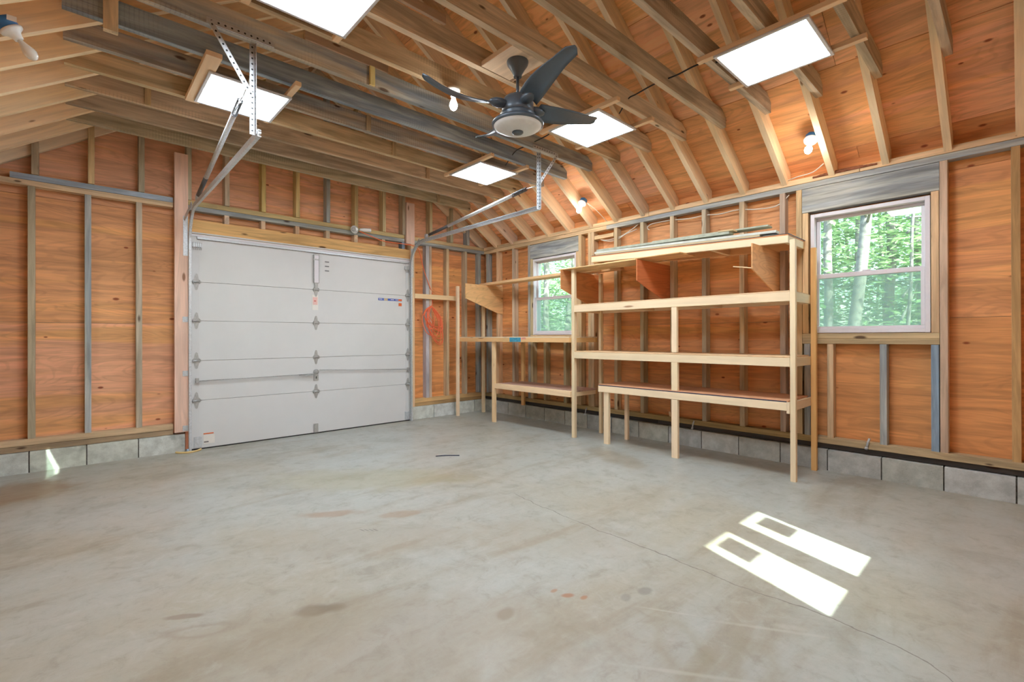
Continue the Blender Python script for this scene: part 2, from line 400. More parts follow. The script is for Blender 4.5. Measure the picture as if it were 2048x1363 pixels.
    cl = sorted(((p[1]-y0)/(y1-y0), (p[0]+3.0)/.6) for p in pts)
    cv.points[0].location = cl[0]; cv.points[1].location = cl[-1]
    for q in cl[1:-1]: cv.points.new(*q)
    fx.mapping.update()
    n.put(fx.inputs['Value'], n.math('DIVIDE', n.math('SUBTRACT', sx.outputs[1], y0), y1-y0))
    cxv = n.math('ADD', n.math('SUBTRACT', n.math('MULTIPLY', fx.outputs[0], .6), 3.0), n.math('MULTIPLY', wob, .07))
    d = n.math('ABSOLUTE', n.math('SUBTRACT', sx.outputs[0], cxv))
    inr = n.math('MULTIPLY', n.math('GREATER_THAN', sx.outputs[1], y0), n.math('LESS_THAN', sx.outputs[1], y1))
    cm = n.math('MULTIPLY', n.math('MULTIPLY', n.math('SUBTRACT', 1.0, n.ramp(d, .001, .006)), inr), n.ramp(n.noise(P, 3, 3), .3, .5, .25, .8))
    col = n.mix(cm, col, lin((120, 112, 104)))
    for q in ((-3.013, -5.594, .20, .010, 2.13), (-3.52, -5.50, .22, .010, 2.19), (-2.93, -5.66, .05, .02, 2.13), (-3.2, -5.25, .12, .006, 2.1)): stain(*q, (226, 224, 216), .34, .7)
    col = n.mix(1.0, col, (.67, .68, .67), 'MULTIPLY')
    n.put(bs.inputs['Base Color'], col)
    n.put(bs.inputs['Roughness'], n.ramp(mid, .3, .7, .30, .46)); bs.inputs['Specular IOR Level'].default_value = .5
    n.put(bs.inputs['Normal'], n.bump(n.math('ADD', mid, n.math('MULTIPLY', fine, .3)), .12, .006))
    return mt
M_FLOOR = floor_mat()

def leaf_mat(name, a, b):
    mt = bpy.data.materials.new(name); mt.use_nodes = True; nt = mt.node_tree; nt.nodes.clear(); n = N(nt)
    out = n.add('ShaderNodeOutputMaterial'); df = n.add('ShaderNodeBsdfDiffuse'); tl = n.add('ShaderNodeBsdfTranslucent')
    geo = n.add('ShaderNodeNewGeometry'); c = n.mix(geo.outputs['Random Per Island'], lin(a), lin(b))
    n.put(df.inputs[0], c); n.put(tl.inputs[0], c)
    mx = n.add('ShaderNodeMixShader'); mx.inputs[0].default_value = .5; n.put(mx.inputs[1], df.outputs[0]); n.put(mx.inputs[2], tl.outputs[0])
    n.put(out.inputs[0], mx.outputs[0]); return mt
M_LEAF = leaf_mat('leaves', (104, 142, 88), (158, 188, 128))
M_LEAF2 = leaf_mat('pale_leaves', (126, 162, 108), (184, 206, 158))
M_TRUNK = simple('tree_bark', (128, 124, 118), .95, 0, .3, 14, .1, .6)
M_GROUND = simple('forest_floor', (96, 92, 60), .95, 0, .35, 2, .1)

# ------------------------------------------------------------------ key dimensions
XL, YR = -5.86, -6.95             # inner block faces: left wall, rear wall
RX = XL/2                         # ridge
SL = 2/3
ZB, ZT = 2.708, 2.817             # top plates
yk = [-.30-.403*k for k in range(17)]
zbot = lambda x: 2.79+SL*min(-x, x-XL)       # underside of the rafters
zshe = lambda x: 3.00+SL*min(-x, x-XL)       # underside of the roof sheathing
TAN, OLIVE, GREYB, BLUE, PINKW, DARK = (196, 152, 104), (158, 134, 92), (150, 140, 128), (124, 138, 150), (206, 146, 116), (48, 42, 38)
STUDC = [(176, 142, 100), (158, 132, 96), (166, 140, 108), (150, 136, 116), (182, 146, 102)]
W1 = (-5.83, -4.955, 1.30, 2.445); W2 = (-2.03, -1.155, 1.30, 2.475)

# ------------------------------------------------------------------ floor and ground
fl = struct(newobj('floor', rects_mesh([(XL-.2, .2, YR-.2, .2)], .12, (0, 0)), M_FLOOR, None, Matrix.Translation((0, 0, -.12))), 'stained light grey concrete garage floor slab')
gr = struct(newobj('ground', rects_mesh([(-40, 60, -40, 60)], .1, (0, 0)), M_GROUND, None, Matrix.Translation((0, 0, -.26))), 'leafy forest ground outside the garage')

# ------------------------------------------------------------------ walls
UV_R = lambda x: frame((x, 0, 0), Vector((0, 1, 0)), Vector((0, 0, 1)), Vector((1, 0, 0)))      # u=y v=z n=+x
UV_L = lambda x: frame((x, 0, 0), Vector((0, -1, 0)), Vector((0, 0, 1)), Vector((-1, 0, 0)))    # u=-y v=z n=-x
UV_B = lambda y: frame((0, y, 0), Vector((-1, 0, 0)), Vector((0, 0, 1)), Vector((0, 1, 0)))     # u=-x v=z n=+y
UV_F = lambda y: frame((0, y, 0), Vector((1, 0, 0)), Vector((0, 0, 1)), Vector((0, -1, 0)))     # u=x v=z n=-y
def wall_root(name, M, rect, holes, label):
    me = rects_mesh(cut(rect, holes), .05, (0, 0)); o = newobj(name, me, M_SIDING, None, M); return struct(o, label)
W3 = (-3.33, -2.24, 1.28, 2.33); W4 = (-2.03, -1.155, 1.30, 2.475)
wr = wall_root('wall_right', UV_R(.133), (YR-.2, .2, 0, 2.90), [W1, W2], 'right wall of open studs over orange plywood with two windows')
wl = wall_root('wall_left', UV_L(XL-.133), (-.2, -(YR-.2), 0, 2.90), [(-W4[1], -W4[0], W4[2], W4[3])], 'left wall of open studs over orange plywood')
DX0, DX1, DZ = -4.27, -1.44, 2.45
wb = wall_root('wall_back', UV_B(.133), (-.2, -(XL-.2), 0, 2.86), [(-DX1, -DX0, -1, DZ)], 'back wall of open studs over orange plywood around the overhead door')
wf = wall_root('wall_rear', UV_F(YR-.133), (XL-.2, .2, 0, 2.86), [W3], 'rear wall behind the camera')
# gables (outer)
def gable(name, M, flip, parent, z0, z1, mat, t, color=None):
    poly = [(XL-.2, z0), (.2, z0), (.2, z1), (XL-.2, z1)]
    poly = clip(clip(poly, SL, 1, 3.0), -SL, 1, 3.0-SL*XL)
    if len(poly) < 3: return
    p = [(-x, z) for x, z in poly][::-1] if flip else poly
    return newobj(name, prism_mesh(p, t), mat, parent, M, color)
gable('gable_siding', UV_B(.133), True, wb, 2.86, 5.1, M_SIDING, .05)
gable('gable_siding', UV_F(YR-.133), False, wf, 2.86, 5.1, M_SIDING, .05)
PLYC = [(206, 122, 78), (204, 112, 66), (200, 126, 84), (196, 106, 58), (208, 132, 92)]
def panels(parent, M, u_edges, v_edges, holes, cols, t=.012):
    i = 0
    for a, b in zip(u_edges, u_edges[1:]):
        for c, d in zip(v_edges, v_edges[1:]):
            rs = cut((a+.0015, b-.0015, c+.0015, d-.0015), holes)
            if not rs: continue
            off = ((a+b)/2, (c+d)/2); me = rects_mesh(rs, t, off)
            newobj('plywood_panel', me, M_PLY, parent, M @ Matrix.Translation((off[0], off[1], 0)), jit(cols[i % len(cols)], .05)); i += 1
RCOL = [(196, 104, 54), (198, 110, 62), (186, 96, 48), (200, 112, 62), (204, 118, 70)]
panels(wr, UV_R(.12), [YR-.2, -4.88, -2.44, .12], [.2, 1.42, 2.64, 2.92], [W1, W2], RCOL)
panels(wl, UV_L(XL-.12), [-.12, 2.44, 4.88, -(YR-.2)], [.2, 1.42, 2.64, 2.92], [(-W4[1], -W4[0], W4[2], W4[3])], RCOL)
LCOL = [(194, 102, 50), (198, 104, 54), (206, 118, 78), (202, 120, 78), (206, 124, 86), (208, 128, 96), (200, 116, 74), (208, 124, 84), (212, 132, 104)]
panels(wb, UV_B(.12), [-.12, 1.46, 4.25, -(XL-.12)], [.2, 1.42, 2.64, 2.86], [(-DX1, -DX0, -1, DZ)], LCOL)
panels(wf, UV_F(YR-.12), [XL-.12, -3.4, -1.0, .12], [.2, 1.42, 2.64, 2.86], [W3], RCOL)
for z0, z1, c in ((2.86, 3.86, (212, 132, 102)), (3.86, 5.0, (204, 122, 84))):
    gable('plywood_panel', UV_B(.12), True, wb, z0, z1, M_PLY, .012, c)
    gable('plywood_panel', UV_F(YR-.12), False, wf, z0, z1, M_PLY, .012, c)

# --- concrete block courses, sills
def course(parent, joints, place, lo=.86, hi=1.0):
    for a, b in zip(joints, joints[1:]):
        k = random.uniform(lo, hi)
        place(min(a, b)+.005, max(a, b)-.005, (255*k, 255*k, 255*k*random.uniform(.96, 1.0)))
rj = [-2.6526-.4073*i for i in range(-7, 11)]; rj = [.19]+[j for j in rj if YR < j < .1]+[YR]
course(wr, rj, lambda a, b, c: box('concrete_block', (0, .194), (a, b), (-.002, .197), M_BLOCK, wr, c), .80, .92)
box('mortar_bed', (.008, .19), (YR, .18), (0, .19), M_MORTAR, wr)
bl = [-5.941, -5.534, -5.13, -4.723, -4.31]; bjr = [-1.43, -1.03, -.622, -.214, -.01]
for js in (bl, bjr):
    course(wb, js, lambda a, b, c: box('concrete_block', (a, b), (0, .194), (-.002, .197), M_BLOCK, wb, c), .96, 1.0)  # paler than the right wall: stronger light here is put into the block tint
    box('mortar_bed', (js[0]+.01, js[-1]-.01), (.008, .19), (0, .19), M_MORTAR, wb)
lj = [YR+.4064*i for i in range(18)]
course(wl, lj, lambda a, b, c: box('concrete_block', (XL-.194, XL), (a, b), (-.002, .197), M_BLOCK, wl, c))
course(wf, [XL+.4064*i for i in range(15)], lambda a, b, c: box('concrete_block', (a, b), (YR-.194, YR), (-.002, .197), M_BLOCK, wf, c))
# right wall sills and plates
for a, b, c in ((.02, -2.9, (128, 100, 56)), (-2.9, -5.0, (132, 104, 58)), (-5.0, YR, (150, 122, 82))):
    box('sill_plate', (.015, .115), (b+.002, a-.002), (.252, .31), M_STUD, wr, c)
for a, b in ((.02, -3.3), (-3.3, YR)):
    box('sill_beam', (.04, .115), (b+.002, a-.002), (.203, .25), M_STUD, wr, (34, 30, 28))
box('top_plate', (.02, .118), (-2.56, .02), (ZB, 2.761), M_STUD, wr, (200, 158, 108))
box('top_plate', (.02, .118), (YR, -2.562), (ZB, 2.761), M_STUD, wr, (150, 152, 152), .75)
for a, b, c, w in ((.02, -3.2, (206, 162, 110), 0), (-3.2, -5.35, (204, 158, 108), 0), (-5.35, YR, (192, 146, 98), 0)):
    tp = box('top_plate', (.018, .118), (b+.002, a-.002), (2.764, ZT), M_STUD, wr, c, w)
v, f = [], []
for i in range(25):
    t = i/24; y = -4.98-.50*t; h = .012+.010*math.sin(math.pi*t)+random.uniform(-.002, .002)
    for dx, dz in ((-.004, .0), (-.014+random.uniform(-.004, .004), h*.6), (.004, h+.012), (.03, h+.01)): v.append((.018+dx, y, 2.79+dz))
for i in range(24):
    for k in range(3): f.append((i*4+k, (i+1)*4+k, (i+1)*4+k+1, i*4+k+1))
newobj('bark_edge', mesh_from(v, f, True), M_BARK, wr, None, (132, 84, 60))
# right wall studs: (y of the far edge, z0, z1, colour, weathering)
def stud_r(y, z0=.31, z1=ZB, c=None, w=0.0, name='stud', wd=.05):
    box(name, (.02+random.uniform(-.004, .004), .119), (y-wd, y), (z0+.001, z1-.001), M_STUD, wr, jit(c or random.choice(STUDC), .05), w)
stud_r(-.03, c=(140, 138, 128), w=.7); stud_r(-.303, c=(196, 152, 104)); stud_r(-.696, c=(176, 148, 116))
stud_r(-1.066, c=(150, 140, 120), w=.5); stud_r(-1.118, .31, 2.484, c=(166, 140, 98)); stud_r(-2.03, .31, 2.484, c=(190, 148, 98)); stud_r(-2.082, c=(182, 142, 94))
stud_r(-2.252, c=(178, 144, 98)); stud_r(-2.305, c=(186, 150, 108)); 
for y, c in ((-2.679, (176, 150, 104)), (-3.076, (158, 140, 104)), (-3.481, (186, 152, 112)), (-3.875, (166, 144, 112)), (-4.288, (174, 142, 104)), (-4.685, (176, 146, 118))): stud_r(y, c=c)
box('blocking', (.02, .119), (-2.675, -2.36), (2.60, 2.65), M_STUD, wr, (206, 164, 112))
stud_r(-4.833, c=(184, 140, 92)); stud_r(-4.887, 1.296, 2.47, c=(200, 152, 100)); stud_r(-4.90, .31, 1.196, c=(112, 116, 122), w=.7)
stud_r(-5.091, .31, 1.196, c=(182, 142, 100)); stud_r(-5.491, .31, 1.196, c=(136, 140, 138), w=.75); stud_r(-5.833, .31, 1.196, c=(92, 116, 140), w=.35)
stud_r(-5.836, 1.296, 2.47, c=(206, 160, 108)); stud_r(-5.889, c=(164, 132, 106), w=.25); stud_r(-6.295, c=(170, 120, 64)); stud_r(-6.70, c=(160, 128, 84))
for y in (-1.40, -1.80): stud_r(y, .31, 1.20, c=(150, 130, 88))
HDR = M_HEADER
box('window_header', (.018, .118), (-5.888, -4.887), (2.472, 2.703), HDR, wr, (160, 160, 156), .95)
box('window_header', (.018, .118), (-2.082, -1.118), (2.486, 2.700), HDR, wr, (134, 140, 144), .95)
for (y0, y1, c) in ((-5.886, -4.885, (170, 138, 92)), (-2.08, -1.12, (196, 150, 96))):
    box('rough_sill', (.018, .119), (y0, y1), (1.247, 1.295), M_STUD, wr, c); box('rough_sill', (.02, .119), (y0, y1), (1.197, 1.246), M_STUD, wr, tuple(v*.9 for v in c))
# anchor straps on the sill
for y, z in ((-2.208, .23), (-3.763, .25), (-5.397, .30)):
    me = join_mesh([tube_mesh([(0, 0, 0), (-.004, .002, .05), (.002, 0, .085)], .009, 6), lathe_mesh([(.013, -.02), (.013, 0), (.006, .006)], 8)])
    newobj('anchor_strap', me, M_GALV, wr, Matrix.Translation((.008, y, z-.03)) @ Matrix.Rotation(.25, 4, 'X'))
beam('wood_peg', (.01, -3.49, .315), (.005, -3.485, .375), .03, .012, (1, 0, 0), M_LUMBER, wr, (222, 186, 140))

# back wall sills, plates, studs
for a, b in ((-5.95, -4.42), (-1.385, -.0)):
    c = (172, 136, 96) if a < -3 else (186, 134, 74)
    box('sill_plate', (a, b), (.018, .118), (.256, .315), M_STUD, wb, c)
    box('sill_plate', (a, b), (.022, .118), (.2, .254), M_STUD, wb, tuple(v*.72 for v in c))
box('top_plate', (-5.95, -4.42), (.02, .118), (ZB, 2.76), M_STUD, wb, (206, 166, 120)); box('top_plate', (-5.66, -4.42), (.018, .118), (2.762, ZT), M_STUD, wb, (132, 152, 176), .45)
box('top_plate', (-4.28, -1.54), (.02, .118), (ZB, 2.76), M_STUD, wb, (116, 118, 112), .7); box('top_plate', (-4.28, -1.54), (.018, .118), (2.762, ZT), M_STUD, wb, (172, 142, 84))
box('top_plate', (-1.385, .02), (.02, .118), (ZB, 2.76), M_STUD, wb, (96, 94, 92), .6); box('top_plate', (-1.385, .02), (.018, .118), (2.762, ZT), M_STUD, wb, (176, 140, 90))
def stud_b(x, z0=.315, z1=ZB, c=None, w=0.0, y0=.02, wd=.05, name='stud'):
    box(name, (x, x+wd), (y0+random.uniform(-.003, .003), .119), (z0+.001, z1-.001), M_STUD, wb, jit(c or random.choice(STUDC), .05), w)
stud_b(-5.93, c=(150, 120, 84)); stud_b(-5.545, c=(150, 134, 104), w=.2); stud_b(-5.145, c=(132, 132, 130), w=.6); stud_b(-4.74, c=(156, 136, 112), w=.25)
stud_b(-1.16, c=(146, 140, 146), w=.5, wd=.06); stud_b(-1.1, c=(190, 150, 118), wd=.045); stud_b(-.77, c=(178, 144, 100)); stud_b(-.40, c=(170, 146, 112)); stud_b(-.10, c=(128, 132, 124), w=.7)
box('door_header', (-4.285, -1.455), (.018, .118), (2.455, 2.605), M_STUD, wb, (196, 138, 72))
for x, c in ((-3.925, (186, 154, 120)), (-3.53, (190, 146, 106)), (-3.125, (196, 150, 106)), (-2.73, (186, 152, 116)), (-2.335, (194, 154, 114)), (-1.91, (186, 156, 116)), (-1.585, (88, 104, 126))):
    stud_b(x, 2.605, ZB, c, name='cripple_stud')
for x, c, w in ((-5.52, (140, 122, 92), .25), (-5.12, (190, 148, 94), 0), (-4.72, (150, 132, 104), .45), (-4.30, (160, 142, 112), .2), (-3.925, (176, 150, 118), .2), (-3.53, (176, 142, 74), 0), (-3.125, (186, 148, 84), 0),
                (-2.73, (122, 126, 122), .7), (-2.335, (176, 146, 90), 0), (-1.91, (180, 152, 104), 0), (-1.585, (150, 130, 98), .2), (-1.10, (164, 142, 98), 0), (-.70, (152, 138, 104), .3), (-.36, (110, 116, 128), .8)):
    stud_b(x, ZT, min(zbot(x+.025)+.14, zshe(x+.025)-.05, zshe(x)-.06), c, w, 0.0, name='gable_stud')
box('track_post', (-4.413, -4.287), (-.024, .018), (.222, 3.31), M_RAFTER, wb, (212, 146, 116))
box('track_post', (-1.53, -1.39), (-.024, .018), (2.69, 3.31), M_RAFTER, wb, (216, 156, 128)); box('door_jamb', (-1.452, -1.389), (-.02, .1), (.205, 2.688), M_RAFTER, wb, (222, 160, 100))
box('door_jamb', (-4.31, -4.272), (.01, .118), (.02, 2.45), M_RAFTER, wb, (150, 62, 34))
box('head_trim', (-4.285, -1.455), (-.004, .017), (2.447, 2.462), M_DOOR, wb)
# left wall studs, plates (seen only from beside the camera)
box('top_plate', (XL-.118, XL-.02), (YR, 0), (ZB, 2.761), M_STUD, wl, (190, 150, 104)); box('top_plate', (XL-.118, XL-.02), (YR, 0), (2.764, ZT), M_STUD, wl, (196, 156, 108))
box('sill_plate', (XL-.118, XL-.015), (YR, 0), (.2, .31), M_STUD, wl, (160, 128, 88))
for i in range(17):
    y = -.30-.406*i
    if W4[0]-.05 < y < W4[1]+.05: box('stud', (XL-.119, XL-.02), (y-.05, y), (.311, 1.2), M_STUD, wl, jit(STUDC[i % 5])); continue
    if y > YR+.1: box('stud', (XL-.119, XL-.02), (y-.05, y), (.311, ZB-.001), M_STUD, wl, jit(STUDC[i % 5]))
box('window_header', (XL-.118, XL-.018), (-2.1, -1.1), (2.48, 2.70), HDR, wl, (150, 150, 146), .8)

# ------------------------------------------------------------------ roof: deck, sheathing, rafters, joists
XE = .41                           # eave overhang
roofv = []
for x, dz in ((XE, 0), (RX, 0), (XL-XE, 0)): roofv.append((x, 3.0+SL*min(-x, x-XL)+.016))
poly = roofv+[(x, z+.05) for x, z in roofv[::-1]]
me = prism_mesh([(x, z) for x, z in poly], 7.9)
ceil = struct(newobj('ceiling', me, M_SHINGLE, None, frame((0, .5, 0), Vector((1, 0, 0)), Vector((0, 0, 1)), Vector((0, -1, 0)))), 'open gabled roof of rafters, joists and plywood sheathing')
rows = [XE, .01, -.69, -1.57, -2.44, RX+.01]
cosl = 1/math.sqrt(1+SL*SL)
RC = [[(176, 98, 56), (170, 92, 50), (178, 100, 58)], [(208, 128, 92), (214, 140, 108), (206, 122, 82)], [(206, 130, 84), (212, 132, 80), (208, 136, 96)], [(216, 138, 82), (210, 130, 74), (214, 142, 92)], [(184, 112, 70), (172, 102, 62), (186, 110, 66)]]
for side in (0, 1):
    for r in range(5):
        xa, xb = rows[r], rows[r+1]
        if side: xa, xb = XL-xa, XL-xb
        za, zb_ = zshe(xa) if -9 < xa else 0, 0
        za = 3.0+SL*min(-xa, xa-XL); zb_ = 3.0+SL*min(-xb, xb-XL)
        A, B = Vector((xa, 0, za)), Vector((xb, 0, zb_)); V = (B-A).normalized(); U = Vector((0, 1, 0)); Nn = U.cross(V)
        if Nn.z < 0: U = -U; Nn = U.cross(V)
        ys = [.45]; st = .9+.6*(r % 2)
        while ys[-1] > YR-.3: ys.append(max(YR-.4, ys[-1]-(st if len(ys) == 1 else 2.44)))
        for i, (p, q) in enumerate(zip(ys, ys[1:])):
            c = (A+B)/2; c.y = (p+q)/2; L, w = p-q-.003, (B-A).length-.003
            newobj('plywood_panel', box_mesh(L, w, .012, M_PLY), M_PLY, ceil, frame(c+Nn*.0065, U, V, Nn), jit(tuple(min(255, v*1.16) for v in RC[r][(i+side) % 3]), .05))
box('ridge_board', (RX-.016, RX+.016), (YR-.1, .12), (4.74, 4.93), M_RAFTER, ceil, (190, 140, 96))
RAFC = [(238, 186, 122), (240, 190, 128), (230, 176, 112), (236, 184, 118)]
def rafter_mesh(side):
    k = 'raf%d' % side
    if k in CACHE: return CACHE[k]
    L0 = Vector((.114, 0)); x1 = RX+.018
    P = [(.114, 2.79-SL*.114), (x1, 2.79-SL*x1), (x1, 2.998-SL*x1), (.114, 2.998-SL*.114)]
    # local X along the slope
    d = Vector((x1-.114, -SL*(x1-.114))).normalized(); nrm = Vector((-d.y, d.x)) if d.x > 0 else Vector((d.y, -d.x))
    o = Vector((.114, 2.79-SL*.114)); q = [((Vector(p)-o).dot(d), (Vector(p)-o).dot(nrm)) for p in P]
    me = prism_mesh(q, .05); me.materials.append(M_RAFTER); CACHE[k] = (me, d, nrm, o); return CACHE[k]
me_r, dR, nR, oR = rafter_mesh(0)
for k, y in enumerate(yk):
    if y < YR-.05: continue
    cc = {5: (206, 160, 108), 1: (196, 150, 112), 7: (206, 168, 122)}.get(k)
    X = Vector((dR.x, 0, dR.y)); Z = Vector((0, -1, 0)); Y = Z.cross(X)
    if Y.z < 0: Z = -Z; Y = Z.cross(X)
    yy = y+.025 if Z.y < 0 else y-.025
    newobj('rafter', me_r, M_RAFTER, ceil, frame((oR.x, yy, oR.y), X, Y, Z), jit(cc or RAFC[k % 4], .04), .0)
    X = Vector((-dR.x, 0, dR.y)); Z = Vector((0, 1, 0)); Y = Z.cross(X)
    if Y.z < 0: Z = -Z; Y = Z.cross(X)
    yy = y+.025 if Z.y < 0 else y-.025
    newobj('rafter', me_r, M_RAFTER, ceil, frame((XL-oR.x, yy, oR.y), X, Y, Z), jit(RAFC[(k+1) % 4], .04), 0)
X = Vector((dR.x, 0, dR.y))
for s in (0, 1):                   # gable end rafters
    X = Vector((dR.x*(-1 if s else 1), 0, dR.y)); Z = Vector((0, -1, 0)); Y = Z.cross(X)
    if Y.z < 0: Z = -Z; Y = Z.cross(X)
    newobj('rafter', me_r, M_RAFTER, ceil, frame((XL-oR.x if s else oR.x, .10 if Z.y < 0 else .05, oR.y), X, Y, Z), (214, 174, 126))
# joists
JZ0, JH = 3.292, .152
xr0 = -.585; zc = zshe(xr0)-.006
jp = [(xr0, JZ0), (xr0, min(zc, JZ0+JH)), (-(JZ0+JH-2.994)/SL, JZ0+JH)]
jp = [(xr0, JZ0), (xr0, zc), (-(JZ0+JH-2.994)/SL, JZ0+JH)]
poly = [(XL-x, z) for x, z in jp]+[(x, z) for x, z in jp[::-1]]
poly = [(x-RX, z-JZ0) for x, z in poly]
me_j = prism_mesh(poly[::-1], .05); me_j.materials.append(M_JOIST)
JC = {0: ((138, 120, 84), .35), 1: ((142, 116, 88), .1), 2: ((160, 126, 86), 0), 3: ((170, 134, 84), 0), 4: ((142, 116, 88), .55), 5: ((112, 104, 96), .85), 6: ((144, 124, 92), .55), 7: ((146, 112, 72), .15),
      8: ((176, 142, 106), 0), 9: ((170, 138, 98), .1), 10: ((134, 110, 80), .2), 11: ((136, 112, 84), .15), 12: ((150, 124, 92), .2), 13: ((146, 118, 84), .1), 14: ((140, 116, 86), .2), 15: ((140, 116, 86), .2), 16: ((140, 116, 86), .2)}
for k, y in enumerate(yk):
    if y < YR-.05: continue
    c, w = JC[k]
    newobj('joist', me_j, M_JOIST, ceil, frame((RX, y-.026, JZ0), Vector((1, 0, 0)), Vector((0, 0, 1)), Vector((0, -1, 0))), jit(c, .03), w)
for k, x, c in ((6, -3.46, (180, 156, 84)), (4, -3.1, (150, 124, 90)), (3, -2.6, (168, 134, 88)), (2, -1.9, (176, 128, 84)), (2, -4.75, (170, 130, 80)), (0, -1.2, (150, 120, 84)), (4, -1.65, (160, 126, 84))):
    y = yk[k]-.077; box('scab_block', (x-.022, x+.022), (y-.02, y), (3.294, 3.443), M_STUD, ceil, c)
box('nailed_stub', (-5.085, -5.012), (yk[5]-.078-.045, yk[5]-.078), (3.215, 3.46), M_STUD, ceil, (204, 172, 128), .25)
box('fan_block', (-2.98, -2.66), (yk[9]-.02, yk[8]-.08), (3.295, 3.335), M_RAFTER, ceil, (222, 178, 134))
# upper collar boards near the ridge
for k in (2, 5, 8, 11):
    z = 4.45; hx = (z-2.9)/SL
    box('collar_tie', (XL+hx+.12, -hx-.12), (yk[k]-.065, yk[k]-.027), (z, z+.09), M_RAFTER, ceil, (176, 130, 92))

# ------------------------------------------------------------------ overhead door
dr = bpy.data.objects.new('door_1', None); COL.objects.link(dr); dr.location = (-2.855, 0, 0)
struct(dr, 'white sectional overhead garage door with metal hinges and lock bar')
zs = [.012, .557, 1.008, 1.46, 1.90, 2.44]; X0, X1 = -4.252, -1.458
for a, b in zip(zs, zs[1:]):
    sec = box('door_section', (X0, X1), (.002, .05), (a+.0015, b-.0015), M_DOOR, dr)
    for xa, xb in ((X0, X0+.075), (X1-.075, X1)): box('end_stile', (xa, xb), (-.0005, .003), (a+.004, b-.004), M_DOOR, sec)
box('light_blocker', (X0, X1), (.0505, .06), (.012, 2.44), M_DOOR, dr)  # added backing sheet, stops daylight leaking through the gaps between sections
box('bottom_seal', (X0, X1), (.004, .05), (.0, .012), M_SEAL, dr)
kite = [(0, -.095), (.012, -.085), (.022, -.035), (.036, -.012), (.036, .012), (.022, .035), (.012, .085), (0, .095), (-.012, .085), (-.022, .035), (-.036, .012), (-.036, -.012), (-.022, -.035), (-.012, -.085)]
hp = prism_mesh(kite, .004); hb = tube_mesh([(-.042, 0, .012), (.042, 0, .012)], .011, 8); tab = [prism_mesh([(s*.03-.004, -.02), (s*.03+.004, -.02), (s*.03+.004, .02), (s*.03-.004, .02)], .022) for s in (-1, 1)]
H = join_mesh([hp, hb]+tab); H.materials.append(M_HINGE)
MF = lambda x, z, y=0.0: frame((x, y, z), Vector((1, 0, 0)), Vector((0, 0, 1)), Vector((0, -1, 0)))   # local XY on the door face, Z into the room
for z in zs[1:5]:
    for x in (X0+.045, -2.874, X1-.045):
        h = newobj('hinge', H, M_HINGE, dr, MF(x, z))
        if x != -2.874:
            s = -1 if x < -3 else 1
            newobj('roller', tube_mesh([(0, 0, .02), (s*.045, 0, .02)], .006, 6), M_GALV, h, MF(x, z))
box('top_strut', (X0+.05, X1-.03), (-.022, -.001), (2.385, 2.412), M_PERF, dr)
box('top_rail_cap', (X0, X1), (-.006, .002), (2.414, 2.44), M_VINYL, dr)
bk = box('opener_bracket', (-2.906, -2.844), (-.03, 0), (1.99, 2.36), M_VINYL, dr)
for x in (-2.909, -2.846): box('bracket_flange', (x, x+.006), (-.034, 0), (1.99, 2.36), M_HINGE, bk)
for z in (2.365, 2.30): box('bracket_bolt', (-2.915, -2.84), (-.036, -.026), (z-.012, z+.004), M_HINGE, bk)
box('bracket_tongue', (-2.895, -2.855), (-.018, 0), (1.925, 1.99), M_HINGE, bk)
for x0, x1, za, zb_ in ((X0+.03, -2.92, .778, .79), (-2.84, X1-.03, .838, .785)):
    newobj('lock_bar', tube_mesh([(x0, -.03, za), (x1, -.03, zb_)], .006, 6), M_HINGE, dr)
lk = newobj('lock_latch', join_mesh([lathe_mesh([(.035, 0), (.035, .012), (.02, .02), (.012, .05)], 12)]), M_HINGE, dr, MF(-2.875, .815)); box('lock_plate', (-2.905, -2.845), (-.01, 0), (.70, .775), M_HINGE, lk); box('keyhole', (-2.88, -2.868), (-.012, -.009), (.725, .755), M_SEAL, lk)
newobj('lock_lever', tube_mesh([(-2.89, -.045, .79), (-3.0, -.05, .772), (-3.10, -.035, .785)], .008, 6), M_HINGE, lk)
for x in (X0+.035, X1-.06): box('bar_guide', (x, x+.03), (-.04, 0), (.76, .81), M_HINGE, dr)
for x in (X0+.02, X1-.095): box('bottom_bracket', (x, x+.075), (-.012, -.0005), (.02, .145), M_GALV, dr)
box('bottom_bracket', (-2.905, -2.85), (-.016, 0), (.015, .13), M_HINGE, dr)
for x in (X0+.005, X1-.1):
    tb = box('top_bracket', (x, x+.095), (-.025, 0), (2.29, 2.34), M_GALV, dr)
    for i in range(5): box('bracket_rib', (x+.008+i*.018, x+.016+i*.018), (-.028, -.02), (2.26, 2.345), M_HINGE, tb)
lb = box('warning_label', (-2.925, -2.845), (-.0025, -.0005), (1.63, 1.83), M_PAPER, dr); box('label_print', (-2.915, -2.855), (-.0035, -.0024), (1.70, 1.80), M_RED, lb)
box('label_mark', (-2.90, -2.875), (-.0042, -.0034), (1.742, 1.758), M_RED2, lb)
st = box('sticker_strip', (-1.985, -1.60), (-.0025, -.0005), (1.808, 1.84), M_BLUE, dr)
box('strip_block', (-1.89, -1.835), (-.0035, -.0024), (1.81, 1.838), M_TANLAB, st); box('strip_block', (-1.66, -1.60), (-.0036, -.0024), (1.812, 1.838), M_ORANGE, st)
for i in range(4): box('strip_print', (-1.975+i*.075+(.04 if i > 1 else 0), -1.92+i*.075+(.04 if i > 1 else 0)), (-.0035, -.0024), (1.82, 1.83), M_VINYL, st)
box('orange_tag', (-1.655, -1.603), (-.0025, -.0005), (1.735, 1.78), M_ORANGE, dr)
for i in range(3):
    z = 2.275-.06*i; box('printed_text', (-2.755, -2.70), (-.002, -.0005), (z, z+.014), M_INK, dr)
